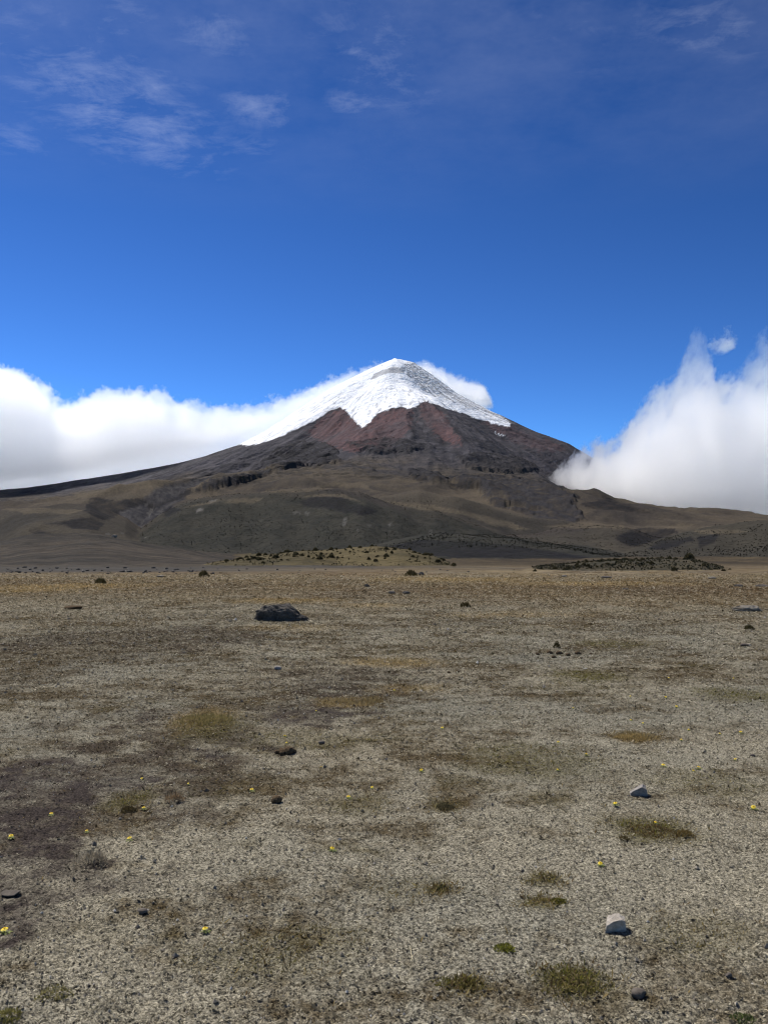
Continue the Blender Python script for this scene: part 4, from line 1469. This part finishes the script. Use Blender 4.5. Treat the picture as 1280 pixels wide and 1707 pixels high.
for px_, py_, r_, h_, n_, sz_, c1, c2, wd_, lb_ in (
        (1085, 1388, .14, .020, 340, .014, (.085, .055, .026), (.15, .105, .04), .2, 'rusty brown cushion plant spreading below the wedge stone'),
        (1140, 1393, .05, .02, 160, .016, (.12, .08, .03), (.19, .14, .05), .2, 'small rusty tuft to the right of the brown cushion plant'),
        (957, 1637, .14, .010, 360, .009, (.095, .085, .03), (.18, .16, .055), .45, 'olive moss cushion in the foreground gravel below the pale stone'),
        (742, 1348, .06, .025, 160, .018, (.06, .055, .03), (.13, .11, .06), .25, 'dark dry tuft in pale gravel near the middle of the plain'),
        (735, 1483, .045, .012, 110, .010, (.04, .042, .022), (.08, .08, .04), .4, 'small dark green tuft in the middle foreground'),
        (155, 1440, .08, .05, 140, .028, (.30, .26, .19), (.20, .17, .12), .15, 'pale dry bushy plant at the right edge of the bare soil'),
        (215, 1352, .045, .02, 140, .014, (.055, .042, .022), (.09, .07, .03), .3, 'dark brown tuft on the bare soil beside yellow flowers'),
        (342, 1205, .28, .05, 380, .04, (.26, .20, .085), (.17, .15, .06), .1, 'golden grass tussock in the left middle of the plain'),
        (1055, 1232, .14, .03, 500, .022, (.38, .28, .12), (.30, .22, .09), .14, 'flat pale gold grass patch on the right of the plain'),
        (290, 1336, .06, .04, 110, .03, (.24, .17, .10), (.17, .12, .07), .12, 'sparse reddish dry tuft in gravel right of the soil patch'),
        (740, 1640, .05, .010, 110, .009, (.11, .10, .03), (.20, .18, .05), .5, 'small yellow green moss tuft near the two straws'),
        (775, 1638, .05, .010, 120, .009, (.09, .075, .03), (.14, .12, .04), .5, 'small brown green moss tuft left of the big moss cushion'),
        (90, 1660, .06, .014, 130, .010, (.17, .15, .06), (.26, .23, .10), .35, 'yellowish tuft near the bottom left of the gravel'),
        (10, 1700, .05, .02, 130, .012, (.22, .20, .07), (.13, .12, .04), .35, 'lime yellow leafy tuft cut by the bottom left corner'),
        (1238, 1702, .04, .012, 90, .010, (.08, .11, .035), (.12, .13, .05), .4, 'fresh green leafy tuft at the bottom right edge'),
        (1040, 1400, .03, .015, 70, .012, (.08, .065, .03), (.12, .09, .04), .3, 'small brown tuft left of the rusty cushion plant'),
        (930, 1505, .035, .012, 120, .010, (.09, .09, .025), (.16, .14, .03), .5, 'small olive tuft left of the pale stone'),
        (840, 1583, .04, .013, 170, .009, (.20, .20, .03), (.11, .11, .03), .5, 'bright yellow green tuft between the straws and the pale stone')):
    put(plant_mesh('tuft' if r_ < .1 else 'cushion_plant', r_, h_, n_, sz_, c1, c2, int(px_), width=wd_), px_, py_, lb_, 'plant', 'plants that stand out on the plain')
for px_, py_, r_, h_, lb_ in ((775, 1013, .17, .14, 'low greenish tussock on the plain right of the boulder'), (340, 962, .5, .55, 'small dark bush at the far end of the left plain'),
                              (685, 961, .55, .5, 'small bush by the dark rock pair at the far end'), (928, 1080, .06, .12, 'thin dark plant standing behind the row of clods'),
                              (168, 974, .35, .35, 'little dark bush on the far left plain below the rock strip'), (1248, 1050, .10, .09, 'dull brown tussock near the right edge below the outcrop')):
    put(plant_mesh('bush', r_, h_, 160, max(.03, r_ * .45), (.04, .036, .018), (.095, .080, .038), int(px_), lo=25, hi=88, width=.2), px_, py_, lb_, 'bush', 'small bushes on the plain')

# shrubs dotting the olive mound and the low mound
rg = random.Random(21)
sh = [plant_mesh('shrub', 1.0, 1.3, 120, .62, (.042, .040, .024), (.088, .076, .042), 300 + i, lo=15, hi=88, width=.45) for i in range(4)]
used = set()
cnt = 0


def shrub(px_, D0, s_, lb_, grp_, depth):
    global cnt
    q = cnt % 4
    key = q
    o = sh[q] if key not in used else sh[q].copy()
    used.add(key)
    cnt += 1
    t = float(te(px_, 930)[0])
    yv = D0 + depth
    o.scale = (s_ * rg.uniform(.8, 1.4), s_, s_ * rg.uniform(.7, 1.1))
    put(o, 0, 0, lb_, 'shrub', grp_, rz=rg.uniform(0, 6.28), at=(t * yv, yv))


for i in range(195):
    c_ = rg.choice([420, 490, 510, 560, 600, 650, 700, 725])
    shrub(min(756, max(378, rg.gauss(c_, 34))), 320, .2 + .55 * rg.random() ** 2.2, 'dark shrub dotting the olive mound at the foot of the hills', 'shrubs on the olive mound', rg.uniform(-82, 12))
for i in range(98):
    shrub(rg.gauss(1050, 75), 150, .10 + .24 * rg.random() ** 2, 'dark shrub among those covering the low mound on the right', 'shrubs on the low mound', rg.uniform(-36, 8))
o = sh[0].copy()
o.scale = (.75, .7, .7)
t_ = float(te(1148, 930)[0])
put(o, 0, 0, 'biggest round shrub crowning the low mound on the right', 'shrub', at=(t_ * 152, 152))

# ------------------------------------------------------------------ straws
M_straw = surf_mat('straw', (0.62, 0.53, 0.34), rough=.8)


def straw(L_, seed):
    rg_ = random.Random(seed)
    bm = bmesh.new()
    prev = None
    for i in range(9):
        q = i / 8
        c_ = Vector((L_ * (q - .5), .06 * L_ * math.sin(q * 3 + seed), .005 + .012 * math.sin(q * 2.6)))
        r_ = .0013 * (1 - .5 * q)
        ring = [bm.verts.new(c_ + Vector((0, math.cos(a) * r_, math.sin(a) * r_))) for a in [k * 1.2566 for k in range(5)]]
        if prev:
            for k in range(5):
                bm.faces.new((prev[k], ring[k], ring[(k + 1) % 5], prev[(k + 1) % 5]))
        else:
            bm.faces.new(ring)
        prev = ring
    bm.faces.new(prev)
    me = bpy.data.meshes.new('straw')
    bm.to_mesh(me)
    bm.free()
    me.materials.append(M_straw)
    return bpy.data.objects.new('straw', me)


for px_, py_, L_, rz_, lb_ in ((692, 1598, .075, 1.15, 'shorter of two crossed pale straws in the foreground'), (686, 1592, .10, 1.75, 'longer of two crossed pale straws in the foreground'),
                               (935, 1583, .075, -1.0, 'single pale straw lying between the pale stone and the moss cushion'), (876, 1700, .05, -1.1, 'pale straw cut by the bottom edge'),
                               (1276, 1692, .06, -1.1, 'pale straw at the bottom right corner'), (538, 1254, .10, -.8, 'bent pale straw right of the dung heap')):
    put(straw(L_, px_), px_, py_, lb_, 'straw', 'dry straws lying on the gravel', rz=rz_)
print('script', round(time.time() - T0, 1))
